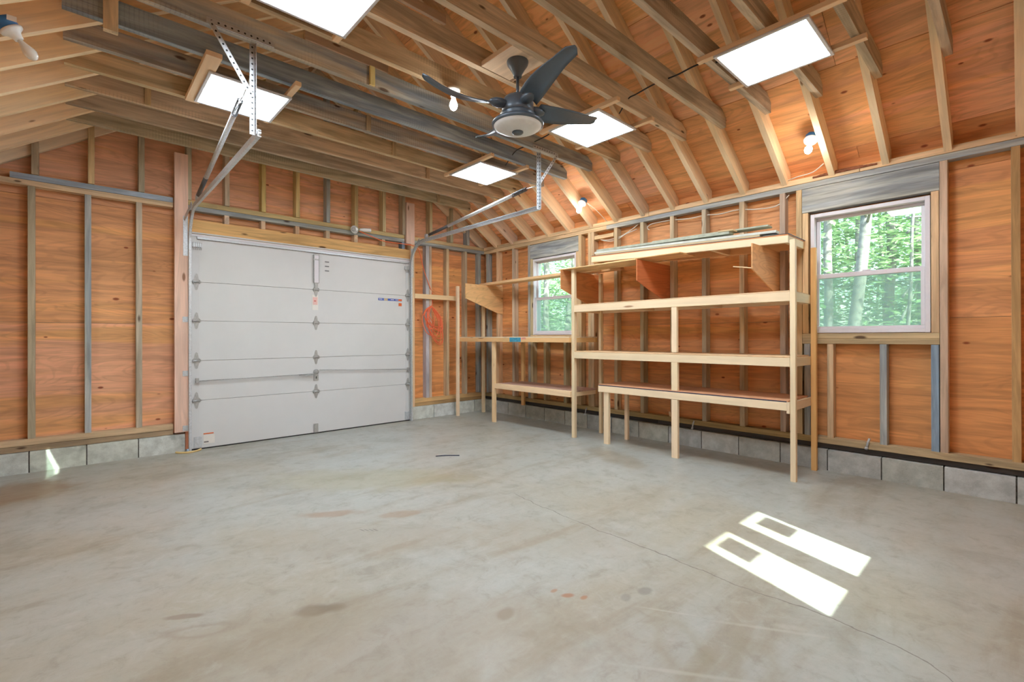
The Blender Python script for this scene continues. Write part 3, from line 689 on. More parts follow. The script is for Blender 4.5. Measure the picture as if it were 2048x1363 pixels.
nt_ = box('corner_notice', (-4.14, -4.03), (-.0025, -.0005), (.055, .16), M_PAPER, dr); box('notice_stripe', (-4.14, -4.04), (-.0035, -.0024), (.165, .178), M_ORANGE, nt_); box('notice_text', (-4.135, -4.09), (-.0035, -.0024), (.07, .085), M_INK, nt_)

# ------------------------------------------------------------------ door tracks
def sweep(path, prof, xdir):
    v, f = [], []; n = len(prof)
    for i, p in enumerate(path):
        t = (path[min(i+1, len(path)-1)]-path[max(i-1, 0)]).normalized(); b = t.cross(xdir).normalized()
        for a, c in prof: v.append(p+xdir*a+b*c)
    for i in range(len(path)-1):
        for k in range(n): f.append((i*n+k, i*n+(k+1) % n, (i+1)*n+(k+1) % n, (i+1)*n+k))
    f += [tuple(range(n-1, -1, -1)), tuple((len(path)-1)*n+k for k in range(n))]
    return mesh_from(v, f)
def track(xc, s, label):
    t = thing('door_track', label, 'door track', (xc, -.06, 0), 'overhead door tracks')
    path = [Vector((xc, -.055, .004)), Vector((xc, -.055, 1.2)), Vector((xc, -.055, 2.34))]
    for i in range(1, 13):
        a = math.pi/2*i/12; path.append(Vector((xc, -.055-.34*(1-math.cos(a)), 2.34+.34*math.sin(a))))
    path += [Vector((xc, -1.5, 2.682)), Vector((xc, -2.76, 2.686))]
    C_ = [(-.012, -.024), (.012, -.024), (.012, -.019), (-.007, -.019), (-.007, .019), (.012, .019), (.012, .024), (-.012, .024)]
    if s < 0: C_ = [(-a, b) for a, b in C_][::-1]
    newobj('rail', sweep(path, C_, Vector((1, 0, 0))), M_GALV, t)
    o = -s                          # outward from the door
    xo = xc+o*.014
    box('flag_bracket', (min(xo, xo+o*.045), max(xo, xo+o*.045)), (-.03, -.025), (2.18, 2.62), M_GALV, t)
    beam('flag_arm', (xc+o*.05, -.04, 2.58), (xc+o*.015, -.27, 2.72), .004, .045, (0, 0, 1), M_GALV, t)
    for z in (.262, .871, 1.472): 
        if o < 0: box('jamb_bracket', (min(xo, xo+o*.05), max(xo, xo+o*.05)), (-.03, -.025), (z-.03, z+.03), M_GALV, t)
    yh = yk[6]-.078
    xh = xc-.04 if s > 0 else xc-.01
    newobj('hanger_upright', box_mesh(.63, .034, .004, M_PERF), M_PERF, t, frame((xh, -2.74, 2.985), Vector((0, 0, 1)), Vector((1, 0, 0)), Vector((0, 1, 0))))
    newobj('hanger_upright', box_mesh(.63, .034, .004, M_PERF), M_PERF, t, frame((xh+.017, -2.757, 2.985), Vector((0, 0, 1)), Vector((0, 1, 0)), Vector((-1, 0, 0))))
    xa, xb = (xc-.32, xc+.085) if s > 0 else (xc-.14, xc+.26)
    newobj('hanger_crossbar', box_mesh(xb-xa, .034, .004, M_PERF), M_PERF, t, frame(((xa+xb)/2, yh-.003, 3.315), Vector((1, 0, 0)), Vector((0, 0, 1)), Vector((0, -1, 0))))
    newobj('hanger_crossbar', box_mesh(xb-xa, .034, .004, M_PERF), M_PERF, t, frame(((xa+xb)/2, yh+.012, 3.297), Vector((1, 0, 0)), Vector((0, 1, 0)), Vector((0, 0, 1))))
    xd = xa+.02 if s > 0 else xb-.02
    beam('hanger_brace', (xd, yh-.006, 3.31), (xh, -2.745, 2.93), .034, .004, (0, 1, 0), M_PERF, t)
    # extension spring above the rail
    a, b = Vector((xc, -.50, 2.735)), Vector((xc, -2.30, 3.115)) if s > 0 else Vector((xc, -2.62, 2.945))
    d = b-a
    newobj('spring_cover', tube_mesh([a+d*.03, a+d*.25], .021, 10), M_DARKROD, t); newobj('spring_tube', tube_mesh([a+d*.25, a+d*.86], .021, 10), M_GALV, t)
    hel = []; ax = d.normalized(); u = ax.orthogonal().normalized(); w = ax.cross(u)
    for i in range(140):
        q = i/139; ang = q*2*math.pi*14; hel.append(a+d*(.86+.11*q)+u*(math.cos(ang)*.02)+w*(math.sin(ang)*.02))
    newobj('extension_spring', tube_mesh(hel, .0042, 5), M_DARKROD, t)
    newobj('spring_hook', tube_mesh([a+d*.97, b+Vector((0, -.04, -.01)), Vector((xh, -2.735, b.z-.02))], .005, 6), M_GALV, t)
    newobj('pulley', lathe_mesh([(.012, -.012), (.034, -.012), (.03, 0), (.034, .012), (.012, .012)], 16), M_GALV, t, axisM(a+Vector((0, .02, .0)), (1, 0, 0)))
    newobj('end_bolt', lathe_mesh([(.016, -.012), (.02, -.004), (.02, .004), (.012, .014)], 12), M_GALV, t, axisM((xc, -2.735, 2.70), (0, -1, 0)))
    return t
track(-4.276, 1, 'galvanised curved door track with hanger at the left of the white garage door')
track(-1.474, -1, 'galvanised curved door track with hanger beside the orange cord, right of the garage door')

# ------------------------------------------------------------------ windows
def window(name, wrect, M, label, flip=1):
    """M maps (u along wall, v up, n outward); frame sits in the sheathing depth"""
    y0, y1, z0, z1 = wrect
    root = bpy.data.objects.new(name, None); COL.objects.link(root); root.location = (M @ Vector(((y0+y1)/2, z0, .06)))
    struct(root, label)
    def fr(nm, u0, u1, v0, v1, n0, n1, mat=M_VINYL, par=root):
        c = Vector(((u0+u1)/2, (v0+v1)/2, (n0+n1)/2)); L, w, h = u1-u0, v1-v0, n1-n0
        if w > L: R = M @ frame(c, Vector((0, 1, 0)), Vector((-1, 0, 0)), Vector((0, 0, 1))); me = box_mesh(w, L, h, mat)
        else: R = M @ frame(c, Vector((1, 0, 0)), Vector((0, 1, 0)), Vector((0, 0, 1))); me = box_mesh(L, w, h, mat)
        return newobj(nm, me, mat, par, R)
    g = .034
    fr('jamb', y0, y0+g, z0, z1, .03, .19); fr('jamb', y1-g, y1, z0, z1, .03, .19); fr('head', y0+g, y1-g, z1-g, z1, .03, .19); fr('sill', y0+g, y1-g, z0, z0+g, .03, .19)
    zm = (z0+z1)/2-.03
    for nm, a, b, n0 in (('lower_sash', z0+g, zm+.02, .05), ('upper_sash', zm-.02, z1-g, .095)):
        q = .028; n1 = n0+.035; ya, yb = y0+g+.002, y1-g-.002
        sroot = fr(nm, ya, yb, a, a+(.042 if nm[0] == 'u' else q), n0, n1)
        fr('sash_rail', ya, yb, b-(.042 if nm[0] == 'l' else q), b, n0, n1, par=sroot)
        fr('sash_stile', ya, ya+q, a+.03, b-.03, n0, n1, par=sroot); fr('sash_stile', yb-q, yb, a+.03, b-.03, n0, n1, par=sroot)
        fr('pane', ya+q-.004, yb-q+.004, a+q-.004, b-q+.004, n0+.015, n0+.019, M_GLASS, sroot)
    fr('insect_screen', y0+g, y1-g, z0+g, zm+.01, .165, .167, M_SCREEN)
    fr('latch', (y0+y1)/2-.03, (y0+y1)/2+.03, zm+.02, zm+.032, .055, .08, M_VINYL)
    return root
window('window_1', W1, UV_R(0), 'white vinyl double hung window facing the woods beside the tall shelves')
window('window_2', W2, UV_R(0), 'white vinyl double hung window near the back corner behind the workbench')
w4 = window('window_4', (-W4[1], -W4[0], W4[2], W4[3]), UV_L(XL), 'white double hung window in the left wall')
# rear twin-pane window
w3 = bpy.data.objects.new('window_3', None); COL.objects.link(w3); w3.location = (-2.785, YR-.1, 1.3); struct(w3, 'twin pane window in the rear wall behind the camera')
yw = -7.0
for xa, xb in ((W3[0], -3.21), (-2.88, -2.69), (-2.36, W3[1])): box('mullion', (xa, xb), (yw-.02, yw+.015), (W3[2], W3[3]), M_VINYL, w3)
for za, zb_ in ((W3[2], 1.377), (2.232, W3[3])):
    for xa, xb in ((-3.21, -2.88), (-2.69, -2.36)): box('sash_rail', (xa, xb), (yw-.02, yw+.015), (za, zb_), M_VINYL, w3)
for xa, xb in ((-3.21, -2.88), (-2.69, -2.36)):
    pn = box('pane', (xa, xb), (yw-.006, yw-.002), (1.377, 2.232), M_GLASS, w3)
box('paper_sticker', (-3.122, -2.942), (yw-.001, yw+.001), (1.885, 2.14), M_PAPER, w3); box('paper_sticker', (-2.578, -2.40), (yw-.001, yw+.001), (1.84, 2.10), M_PAPER, w3)
for xa, xb, za, zb_ in ((W3[0]-.03, W3[0], W3[2]-.03, W3[3]+.03), (W3[1], W3[1]+.03, W3[2]-.03, W3[3]+.03), (W3[0], W3[1], W3[2]-.03, W3[2]), (W3[0], W3[1], W3[3], W3[3]+.03)):
    box('casing', (xa, xb), (YR-.12, YR-.02), (za, zb_), M_VINYL, w3)

# ------------------------------------------------------------------ LED panels
def led(x0, y0, label, cl=.045, ext=(.12, .19)):
    x1, y1 = x0+.59, y0-.595; xc, yc = (x0+x1)/2, (y0+y1)/2
    t = thing('led_panel', label, 'ceiling light', (xc, yc, 3.26), 'square LED ceiling panels')
    zf = (3.239, 3.255); fwid = .022
    for xa, xb, ya, yb in ((x0, x1, y0-fwid, y0), (x0, x1, y1, y1+fwid), (x0, x0+fwid, y1+fwid, y0-fwid), (x1-fwid, x1, y1+fwid, y0-fwid)):
        box('frame_rail', (xa, xb), (ya, yb), zf, M_ALU, t)
    box('diffuser', (x0+fwid, x1-fwid), (y1+fwid, y0-fwid), (3.243, 3.249), M_PANEL, t)
    box('back_plate', (x0+.01, x1-.01), (y1+.01, y0-.01), (3.249, 3.2555), M_VINYL, t)
    for x, w in ((x0+.0, cl), (x1-.045, .045)):
        box('mounting_cleat', (x-.0 if x > x0 else x-w+.045, x+.045), (y1-ext[1], y0+ext[0]), (3.256, 3.291), M_LUMBER, t, (226, 186, 142))
    return t
led(-4.485, -1.655, 'square LED panel hung above the left side of the garage door', .10, (.06, .22))
led(-4.495, -3.312, 'large looking square LED panel at the top edge of the photo', .05, (.1, .14))
led(-1.865, -1.615, 'square LED panel lowest in the photo, left of the right track hanger')
led(-1.875, -3.262, 'square LED panel half covered by a ceiling fan blade')
led(-1.895, -4.868, 'square LED panel nearest the right wall at the upper right')
led(-4.495, -4.868, 'square LED panel over the camera beside the left wall')

# ------------------------------------------------------------------ ceiling fan
FX, FY = -2.82, -3.83
fan = thing('ceiling_fan', 'dark bronze four-blade ceiling fan with round frosted light bowl', 'ceiling fan', (FX, FY, 3.30))
T = lambda z: Matrix.Translation((FX, FY, z))
newobj('canopy', lathe_mesh([(.03, -.12), (.032, -.10), (.055, -.06), (.076, -.03), (.08, -.008), (.078, .002)], 32), M_FAN, fan, T(3.30))
newobj('downrod', lathe_mesh([(.0115, -.17), (.0115, .0)], 16), M_FAN, fan, T(3.185))
newobj('motor_housing', lathe_mesh([(.115, -.125), (.118, -.09), (.116, -.03), (.10, -.005), (.06, .016), (.02, .03)], 40), M_FAN, fan, T(3.025))
newobj('lower_collar', lathe_mesh([(.17, -.06), (.15, -.045), (.13, -.03), (.125, -.015), (.135, -.005), (.12, .004)], 40), M_FAN, fan, T(2.90))
newobj('light_ring', lathe_mesh([(.178, -.022), (.19, -.018), (.192, -.006), (.186, .004), (.165, .012)], 48), M_FAN, fan, T(2.84))
newobj('light_bowl', lathe_mesh([(.001, -.052), (.06, -.05), (.115, -.04), (.155, -.025), (.178, -.008), (.178, .0)], 48), M_FANGLASS, fan, T(2.827))
newobj('finial', lathe_mesh([(.001, -.012), (.03, -.011), (.042, -.004), (.042, .004), (.02, .008)], 24), M_FAN, fan, T(2.773))
def blade_mesh():
    top, n = [], 22; v, f = [], []
    for i in range(n+1):
        t = i/n; r = .16+.56*t; w = .075-.030*t+.012*math.sin(math.pi*min(1, t*1.3))
        if t > .94: w *= math.sqrt(max(.06, 1-((t-.94)/.06)**2*.85))
        tw = -math.radians(24-13*t); sweep_ = -.05*math.sin(math.pi*t*.9)+.03*t; zz = .055*t*t-.02*math.sin(math.pi*t)*.6
        for j in range(7):
            q = -1+2*j/6; a = q*w; cam_ = .012*(1-q*q)
            y = sweep_+a*math.cos(tw); z = zz+a*math.sin(tw)+cam_
            v.append((r, y, z+.003)); v.append((r, y, z-.003))
    for i in range(n):
        for j in range(6):
            a = (i*7+j)*2; b = (i*7+j+1)*2; c = ((i+1)*7+j)*2; d = ((i+1)*7+j+1)*2
            f += [(a, c, d, b), (a+1, b+1, d+1, c+1)]
        a, c = (i*7)*2, ((i+1)*7)*2; f.append((a, a+1, c+1, c)); a, c = (i*7+6)*2, ((i+1)*7+6)*2; f.append((a, c, c+1, a+1))
    for i in (0, n):
        for j in range(6):
            a, b = (i*7+j)*2, (i*7+j+1)*2; f.append((a, b, b+1, a+1) if i == 0 else (a, a+1, b+1, b))
    return mesh_from(v, f, True)
BM = blade_mesh(); BM.materials.append(M_FAN)
IM = lathe_mesh([(.012, -.07), (.035, -.05), (.042, -.01), (.038, .03), (.02, .065), (.004, .075)], 16); IM.materials.append(M_FAN)
for ang in (-106, -16, 74, 164):
    R = T(2.955) @ Matrix.Rotation(math.radians(ang), 4, 'Z')
    b = newobj('blade', BM, M_FAN, fan, R)
    newobj('blade_holder', IM, M_FAN, b, R @ Matrix.Translation((.155, 0, .005)) @ Matrix.Rotation(math.radians(90), 4, 'Y') @ Matrix.Diagonal((.75, 1.15, 1, 1)))

# ------------------------------------------------------------------ lampholders
HOLD = lathe_mesh([(.052, 0), (.057, .006), (.055, .016), (.04, .024), (.03, .034), (.024, .05), (.022, .062)], 24); HOLD.materials.append(M_WHITE)
BULB = lathe_mesh([(.012, .0), (.014, .018), (.022, .04), (.03, .062), (.031, .08), (.025, .1), (.012, .112), (.001, .115)], 20)
def lamp(loc, axis, label, lit, boxed=True, boxoff=None):
    t = thing('lampholder', label, 'bare bulb lamp', loc, 'porcelain bulb holders')
    M = axisM(loc, axis); newobj('holder', HOLD, M_WHITE, t, M)
    bm_ = BULB.copy(); bm_.materials.clear(); newobj('bulb', bm_, M_BULB if lit else M_BULBOFF, t, M @ Matrix.Translation((0, 0, .058)))
    if boxed:
        newobj('junction_box', lathe_mesh([(.046, -.055), (.05, -.05), (.05, -.001)], 8), M_BLUEBOX, t, M)
    return t
sr = Vector((-SL, 0, -1)).normalized(); sL = Vector((SL, 0, -1)).normalized()
tl = lamp((-5.49, yk[5]-.09, 3.045), Vector((.62, .05, -.8)), 'unlit bulb in white holder on a blue box at the top left corner', False)
box('box_sticker', (-5.50, -5.46), (yk[5]-.14, yk[5]-.139), (3.07, 3.10), M_PAPER, tl)
lamp((-2.985, yk[7]-.135, 3.258), (0, 0, -1), 'glowing bare bulb below the joists left of the ceiling fan', True, False)
lamp((-.315, yk[5]-.11, 3.03), sr, 'glowing bare bulb on a rafter above the small back window', True)
lamp((-.33, yk[12]+.08, 3.045), sr, 'glowing bare bulb on the roof slope above the right window', True)
l5 = lamp((-2.345, -.002, 2.775), (0, -1, 0), 'white porcelain socket with sideways adapter over the garage door', False, False)
for c in list(l5.children):
    if c.name.startswith('bulb'): bpy.data.objects.remove(c)
newobj('socket_face', lathe_mesh([(.03, 0), (.03, .012), (.018, .014), (.012, .004)], 20), M_HINGE, l5, axisM((-2.375, -.055, 2.765), (-.3, -1, -.1)))
newobj('adapter', lathe_mesh([(.012, 0), (.02, .02), (.026, .05), (.028, .15), (.03, .16)], 16), M_WHITE, l5, axisM((-2.29, -.05, 2.775), (1, -.05, .08)))

# ------------------------------------------------------------------ cables and cord
def cable(name, pts, r, mat, label, cat, k=8):
    o = newobj(name, tube_mesh(catmull(pts, k), r, 6), mat); return tag(o, label, cat)
cable('electric_cable', [(-1.50, -2.23, 3.285), (-1.55, -2.45, 3.37), (-1.57, -2.64, 3.37), (-1.60, -2.95, 3.365), (-1.62, -3.1, 3.36), (-1.62, -3.24, 3.285)], .006, M_CABLEB, 'short black cable crossing the joists between the two farther right LED panels', 'cable')
cable('electric_cable', [(-1.60, -3.88, 3.285), (-1.64, -4.0, 3.36), (-1.66, -4.10, 3.36), (-1.69, -4.29, 3.36), (-1.68, -4.48, 3.36), (-1.71, -4.68, 3.35), (-1.72, -4.86, 3.285)], .006, M_CABLEB, 'black cable crossing the joists to the LED panel nearest the right wall', 'cable')
cable('electric_cable', [(.06, -2.40, 2.66), (.045, -2.44, 2.60), (.04, -2.55, 2.57), (.05, -2.68, 2.575), (.06, -2.80, 2.60), (.055, -2.95, 2.66), (.06, -3.02, 2.70)], .0055, M_CABLEW, 'white cable drooping in the stud bays right of the small window', 'cable')
cable('electric_cable', [(.07, -2.42, 2.64), (.05, -2.46, 2.585), (.05, -2.6, 2.55), (.055, -2.72, 2.56), (.06, -2.85, 2.61), (.07, -3.0, 2.645)], .0055, M_CABLEW, 'lower of two white cables drooping by the small window', 'cable')
cable('electric_cable', [(.05, -3.19, 2.60), (.035, -3.17, 2.63), (.04, -3.22, 2.665), (.05, -3.35, 2.672), (.055, -3.5, 2.668), (.05, -3.72, 2.645), (.05, -3.9, 2.648), (.05, -4.07, 2.63), (.05, -4.26, 2.637), (.045, -4.45, 2.605), (.05, -4.62, 2.597), (.05, -4.70, 2.63), (.06, -4.76, 2.69)], .0055, M_CABLEW, 'long white cable running through the studs above the shelves', 'cable')
cable('electric_cable', [(-.30, -2.50, 3.01), (-.2, -2.52, 2.965), (-.1, -2.545, 2.90), (.01, -2.57, 2.822), (.05, -2.58, 2.822)], .005, M_CABLEW, 'white cable from the bulb above the back window down to the plate', 'cable')
cable('electric_cable', [(.05, -4.70, 2.823), (.0, -4.85, 2.835), (.01, -4.98, 2.85), (-.02, -5.08, 2.90)], .005, M_CABLEW, 'short white cable lying on the plate left of the right window header', 'cable')
# orange extension cord: run along the plate, then a hanging coil
pts = [(-2.29, -.045, 2.755), (-2.24, -.045, 2.74), (-2.1, -.045, 2.705), (-1.935, -.03, 2.672), (-1.8, -.03, 2.668), (-1.567, -.045, 2.668), (-1.45, -.045, 2.665), (-1.36, -.04, 2.64), (-1.30, -.035, 2.55), (-1.22, -.01, 2.32), (-1.11, .005, 2.08), (-1.04, .035, 1.97), (-1.035, .035, 1.85), (-1.06, -.005, 1.79), (-1.10, -.03, 1.755)]
rnd = random.Random(5); coil = []
for i in range(11):
    wl_, wr_, h = rnd.uniform(.05, .20), rnd.uniform(.04, .14), rnd.uniform(.32, .62); sk = rnd.uniform(-.02, .13); d0 = -.035-.006*(i % 5)
    for q in range(10):
        a = math.pi/2+2*math.pi*q/10; cx = -1.115+sk*(1-math.sin(a))*.5*1.3
        cs = math.cos(a); x = cx+(wr_ if cs > 0 else wl_)*cs*(1.0 if math.sin(a) < .6 else .75); z = 1.745-h/2+h/2*math.sin(a)
        coil.append((x+rnd.uniform(-.012, .012), d0+rnd.uniform(-.01, .01)-.02*(1-math.sin(a))*.5, z+rnd.uniform(-.012, .012)))
cord = newobj('extension_cord', tube_mesh(catmull(pts+coil, 5), .0062, 6), M_CORD)
tag(cord, 'orange extension cord coiled on a stud right of the garage door', 'extension cord')

# ------------------------------------------------------------------ shelving
PINE, PINE2, YEL = (232, 204, 164), (226, 196, 154), (226, 168, 98)
def lum(nm, xr, yr, zr, par, c=PINE, axis=None, mat=None): return box(nm, xr, yr, zr, mat or M_LUMBER, par, jit(c, .03), 0, axis)
sh = thing('shelving_unit', 'tall pale pine three-tier storage shelves left of the right window', 'shelving', (-.33, -3.75, 0))
lum('post', (-.622, -.58), (-5.012, -4.968), (0, 2.115), sh); lum('post', (-.09, -.05), (-5.03, -4.985), (0, 2.106), sh, YEL)
lum('post', (-.61, -.562), (-2.525, -2.478), (0, 2.12), sh, PINE2); lum('post', (-.135, -.09), (-2.585, -2.545), (0, 2.10), sh, PINE2)
lum('post', (-.616, -.578), (-3.912, -3.842), (0, .61), sh); lum('post', (-.616, -.578), (-3.912, -3.842), (.705, 1.0), sh); lum('post', (-.616, -.578), (-3.905, -3.845), (1.105, 1.58), sh)
def tier(z0, z1, y0, y1, par, xf=-.60, xb=-.06, deck=(200, 140, 96), nm='shelf'):
    lum('front_rail', (xf-.018, xf+.02), (y0, y1), (z0, z1), par); lum('back_rail', (xb-.038, xb), (y0+.04, y1-.04), (z0, z1), par, PINE2)
    for y in (y0, y1-.038): lum('end_rail', (xf+.021, xb-.039), (y+.0005, y+.0375), (z0, z1), par, PINE2)
    n = 3
    for i in range(1, n): 
        y = y0+(y1-y0)*i/n; lum('cross_rail', (xf+.021, xb-.039), (y, y+.038), (z0, z1), par, PINE2)
    lum('shelf_board', (xf-.016, xb), (y0+.001, y1-.001), (z1+.0005, z1+.0125), par, deck, 'y', M_PLYFLAT)
tier(1.578, 1.66, -4.966, -2.53, sh, deck=(222, 186, 140)); tier(1.0, 1.078, -4.966, -2.53, sh, deck=(214, 172, 126)); 
for z0, z1 in ((1.578, 1.66), (1.0, 1.078), (.612, .69)): lum('side_rail', (-.579, -.05), (-4.984, -4.967), (z0-.002, z1), sh, PINE2)
tier(.612, .69, -4.955, -2.90, sh, deck=(192, 132, 92))
box('rubber_edge', (-.6185, -.6165), (-4.94, -2.905), (.687, .697), M_TARP, sh)
lum('leg', (-.602, -.562), (-3.035, -2.965), (0, .611), sh); lum('leg', (-.23, -.19), (-3.05, -3.005), (0, .611), sh, PINE2)
lum('end_block', (-.625, -.59), (-4.966, -4.94), (.59, .69), sh)

wbn = thing('workbench', 'pale pine corner workbench with a lower shelf below the small window', 'workbench', (-.35, -1.3, 0))
lum('post', (-.70, -.655), (-.178, -.135), (0, 2.09), wbn); lum('post', (-.165, -.12), (-.178, -.13), (0, 1.95), wbn, PINE2)
lum('leg', (-.63, -.592), (-1.01, -.945), (0, 1.196), wbn, YEL if False else (230, 190, 140)); lum('leg', (-.06, -.02), (-1.045, -.985), (.199, 1.196), wbn, (214, 164, 104))
def tier2(z0, z1, y0, y1, xf, xb, cf, deck):
    lum('front_rail', (xf, xf+.038), (y0, y1), (z0, z1), wbn, cf); lum('back_rail', (xb-.038, xb), (y0, y1), (z0-.0, z1), wbn, (206, 152, 92))
    for y in (y0, (y0+y1)/2, y1-.038): lum('cross_rail', (xf+.039, xb-.039), (y, y+.038), (z0, z1), wbn, cf)
    lum('shelf_board', (xf, xb), (y0, y1), (z1+.0005, z1+.016), wbn, deck, 'y', M_PLYFLAT)
tier2(1.197, 1.256, -2.475, -.13, -.654, -.07, (222, 172, 112), (222, 196, 158))
tier2(.508, .562, -2.475, -1.012, -.551, -.07, (232, 196, 148), (176, 132, 112))
lum('front_trim', (-.632, -.5515), (-2.475, -1.0125), (.506, .577), wbn, (232, 196, 148))
mk = box('paint_mark', (-.6555, -.654), (-1.60, -1.37), (1.20, 1.262), M_PAINT, wbn); box('paint_mark', (-.6555, -.654), (-1.70, -1.61), (1.235, 1.262), M_PINK, wbn)
lum('wall_rail', (-1.388, -.60), (-.024, .012), (1.868, 1.94), wbn, (232, 196, 146))

# plywood brackets on the studs
def bracket(y, label, c, xf=-.68):
    poly = [(xf, 2.12), (xf, 1.885), (.0, 1.665), (.112, 1.65), (.112, 2.12)]
    me = prism_mesh(poly, .012); o = newobj('shelf_bracket', me, M_PLYFLAT, None, frame((0, y, 0), Vector((1, 0, 0)), Vector((0, 0, 1)), Vector((0, -1, 0))), c)
    return tag(o, label, 'shelf bracket', 'plywood shelf brackets')
bracket(-.356, 'pale plywood corner bracket over the workbench post nearest the back wall', (222, 168, 108))
bracket(-2.357, 'plywood bracket partly over the small window', (200, 128, 76))
bracket(-3.465, 'reddish plywood bracket under the middle of the high wall shelf', (190, 98, 54))
bracket(-4.67, 'tan plywood bracket at the right end of the high wall shelf', (204, 140, 86))
# boards lying on the brackets
tag(box('lumber_piece', (-.26, -.17), (-2.62, -.20), (2.1215, 2.16), M_LUMBER, None, (226, 178, 124)), 'long timber laid across the brackets in front of the small window', 'lumber', 'loose boards on the brackets')
tag(box('lumber_piece', (-.15, -.07), (-2.9, -.35), (2.1215, 2.155), M_LUMBER, None, (214, 164, 112)), 'shorter timber lying behind the long one on the brackets', 'lumber', 'loose boards on the brackets')
tag(box('plywood_offcut', (-.655, -.285), (-3.44, -2.30), (2.1215, 2.134), M_PLYFLAT, None, (226, 184, 124), 0, 'y'), 'pale plywood offcut lying under the left end of the high shelf', 'plywood sheet')
tag(box('plywood_offcut', (-.62, -.30), (-3.95, -3.0), (2.1355, 2.146), M_PLYFLAT, None, (216, 160, 100), 0, 'y'), 'narrow plywood offcut on the reddish bracket', 'plywood sheet')
# high wall shelf, tilted along the wall
ws = thing('wall_shelf', 'high pine framed shelf carrying loose boards below the top plate', 'shelf', (-.21, -3.8, 2.14))
ya, yb, za, zb_ = -2.688, -4.908, 2.198, 2.118
Xd = Vector((0, yb-ya, zb_-za)); Ld = Xd.length; Xd.normalize(); Yd = Vector((-1, 0, 0)) if False else Vector((1, 0, 0)); Zd = Xd.cross(Yd)
if Zd.z < 0: Yd = -Yd; Zd = Xd.cross(Yd)
sgn = Yd.x
def dpart(nm, u0, u1, x0, x1, h0, h1, mat=M_LUMBER, c=PINE, axis='u'):
    cc = Vector((0, ya, za))+Xd*((u0+u1)/2)+Zd*((h0+h1)/2); cc.x = (x0+x1)/2
    if axis == 'u': return newobj(nm, box_mesh(u1-u0, x1-x0, h1-h0, mat), mat, ws, frame(cc, Xd, Yd, Zd), jit(c, .03))
    return newobj(nm, box_mesh(x1-x0, u1-u0, h1-h0, mat), mat, ws, frame(cc, Yd, -Xd, Zd), jit(c, .03))
dpart('front_rail', 0, Ld, -.47, -.432, 0, .068); dpart('back_rail', 0, Ld, -.03, .008, 0, .068, c=(214, 162, 104))
for u in (0, Ld*.34, Ld*.67, Ld-.038): dpart('cross_rail', u, u+.038, -.43, -.032, 0, .068, c=PINE2, axis='v')
dpart('shelf_board', 0, Ld, -.468, .008, .0685, .08, M_PLYFLAT, (196, 120, 72)); dpart('tarp_edge', 0.0, Ld+.005, -.47, .01, .0805, .0845, M_TARP)
# loose boards on it
def plank(u0, u1, x0, x1, h0, h1, mat, label, c=None, tilt=0.0, yaw_=0.0):
    cc = Vector((0, ya, za))+Xd*((u0+u1)/2)+Zd*((h0+h1)/2); cc.x = (x0+x1)/2
    M = frame(cc, Xd, Yd, Zd) @ Matrix.Rotation(tilt, 4, 'Y') @ Matrix.Rotation(yaw_, 4, 'Z')
    o = newobj('plank', box_mesh(u1-u0, x1-x0, h1-h0, mat), mat, None, M, c); return tag(o, label, 'board', 'loose boards on the high shelf')
plank(.02, 1.96, -.42, -.33, .0855, .112, M_LUMBER, 'lowest front board on the high shelf with a knotty end', (196, 170, 128))
plank(.10, 2.14, -.325, -.20, .0855, .110, M_TRIMBOARD, 'white primed board lying flat on the high shelf')
plank(.0, 2.10, -.415, -.325, .1135, .138, M_TRIMBOARD, 'white trim board stacked on the knotty board')
plank(.33, 2.04, -.27, -.14, .1115, .136, M_BATTEN, 'grey green board lying behind the white trim')
plank(.02, 1.66, -.40, -.29, .150, .176, M_BATTEN, 'grey green board ending in a split end on the stack', None, -.012)
plank(.75, 1.98, -.30, -.17, .197, .214, M_BATTEN, 'topmost pale board with a pointed end on the stack', None, -.022, .03)
plank(-.02, .30, -.285, -.20, .1115, .136, M_LUMBER, 'short stub of timber at the left end of the high shelf', (196, 182, 140))
plank(1.55, 1.70, -.40, -.30, .189, .203, M_LUMBER, 'small chipped wood block on the stack of boards', (206, 176, 130))
# wooden dowel stuck on the right bracket
tag(newobj('dowel', tube_mesh([(-.665, -4.669, 1.895), (-.63, -4.49, 1.93)], .006, 6), M_LUMBER, None, None, (226, 190, 140)), 'thin wooden stick poking out left of the tan bracket', 'stick')
# scrap on the floor
tag(newobj('plastic_scrap', tube_mesh(catmull([(-2.40, -2.11, .004), (-2.33, -2.15, .006), (-2.27, -2.19, .004), (-2.20, -2.26, .004)], 4), .006, 5), M_TARP), 'dark blue grey strip lying on the concrete before the garage door', 'scrap')
tag(newobj('foam_ring', tube_mesh(catmull([(-4.40, -.03, .008), (-4.36, -.09, .008), (-4.28, -.12, .008), (-4.21, -.09, .008), (-4.17, -.035, .008)], 5), .012, 6), M_TANLAB), 'yellowish foam bead around the foot of the left door track', 'foam bead')

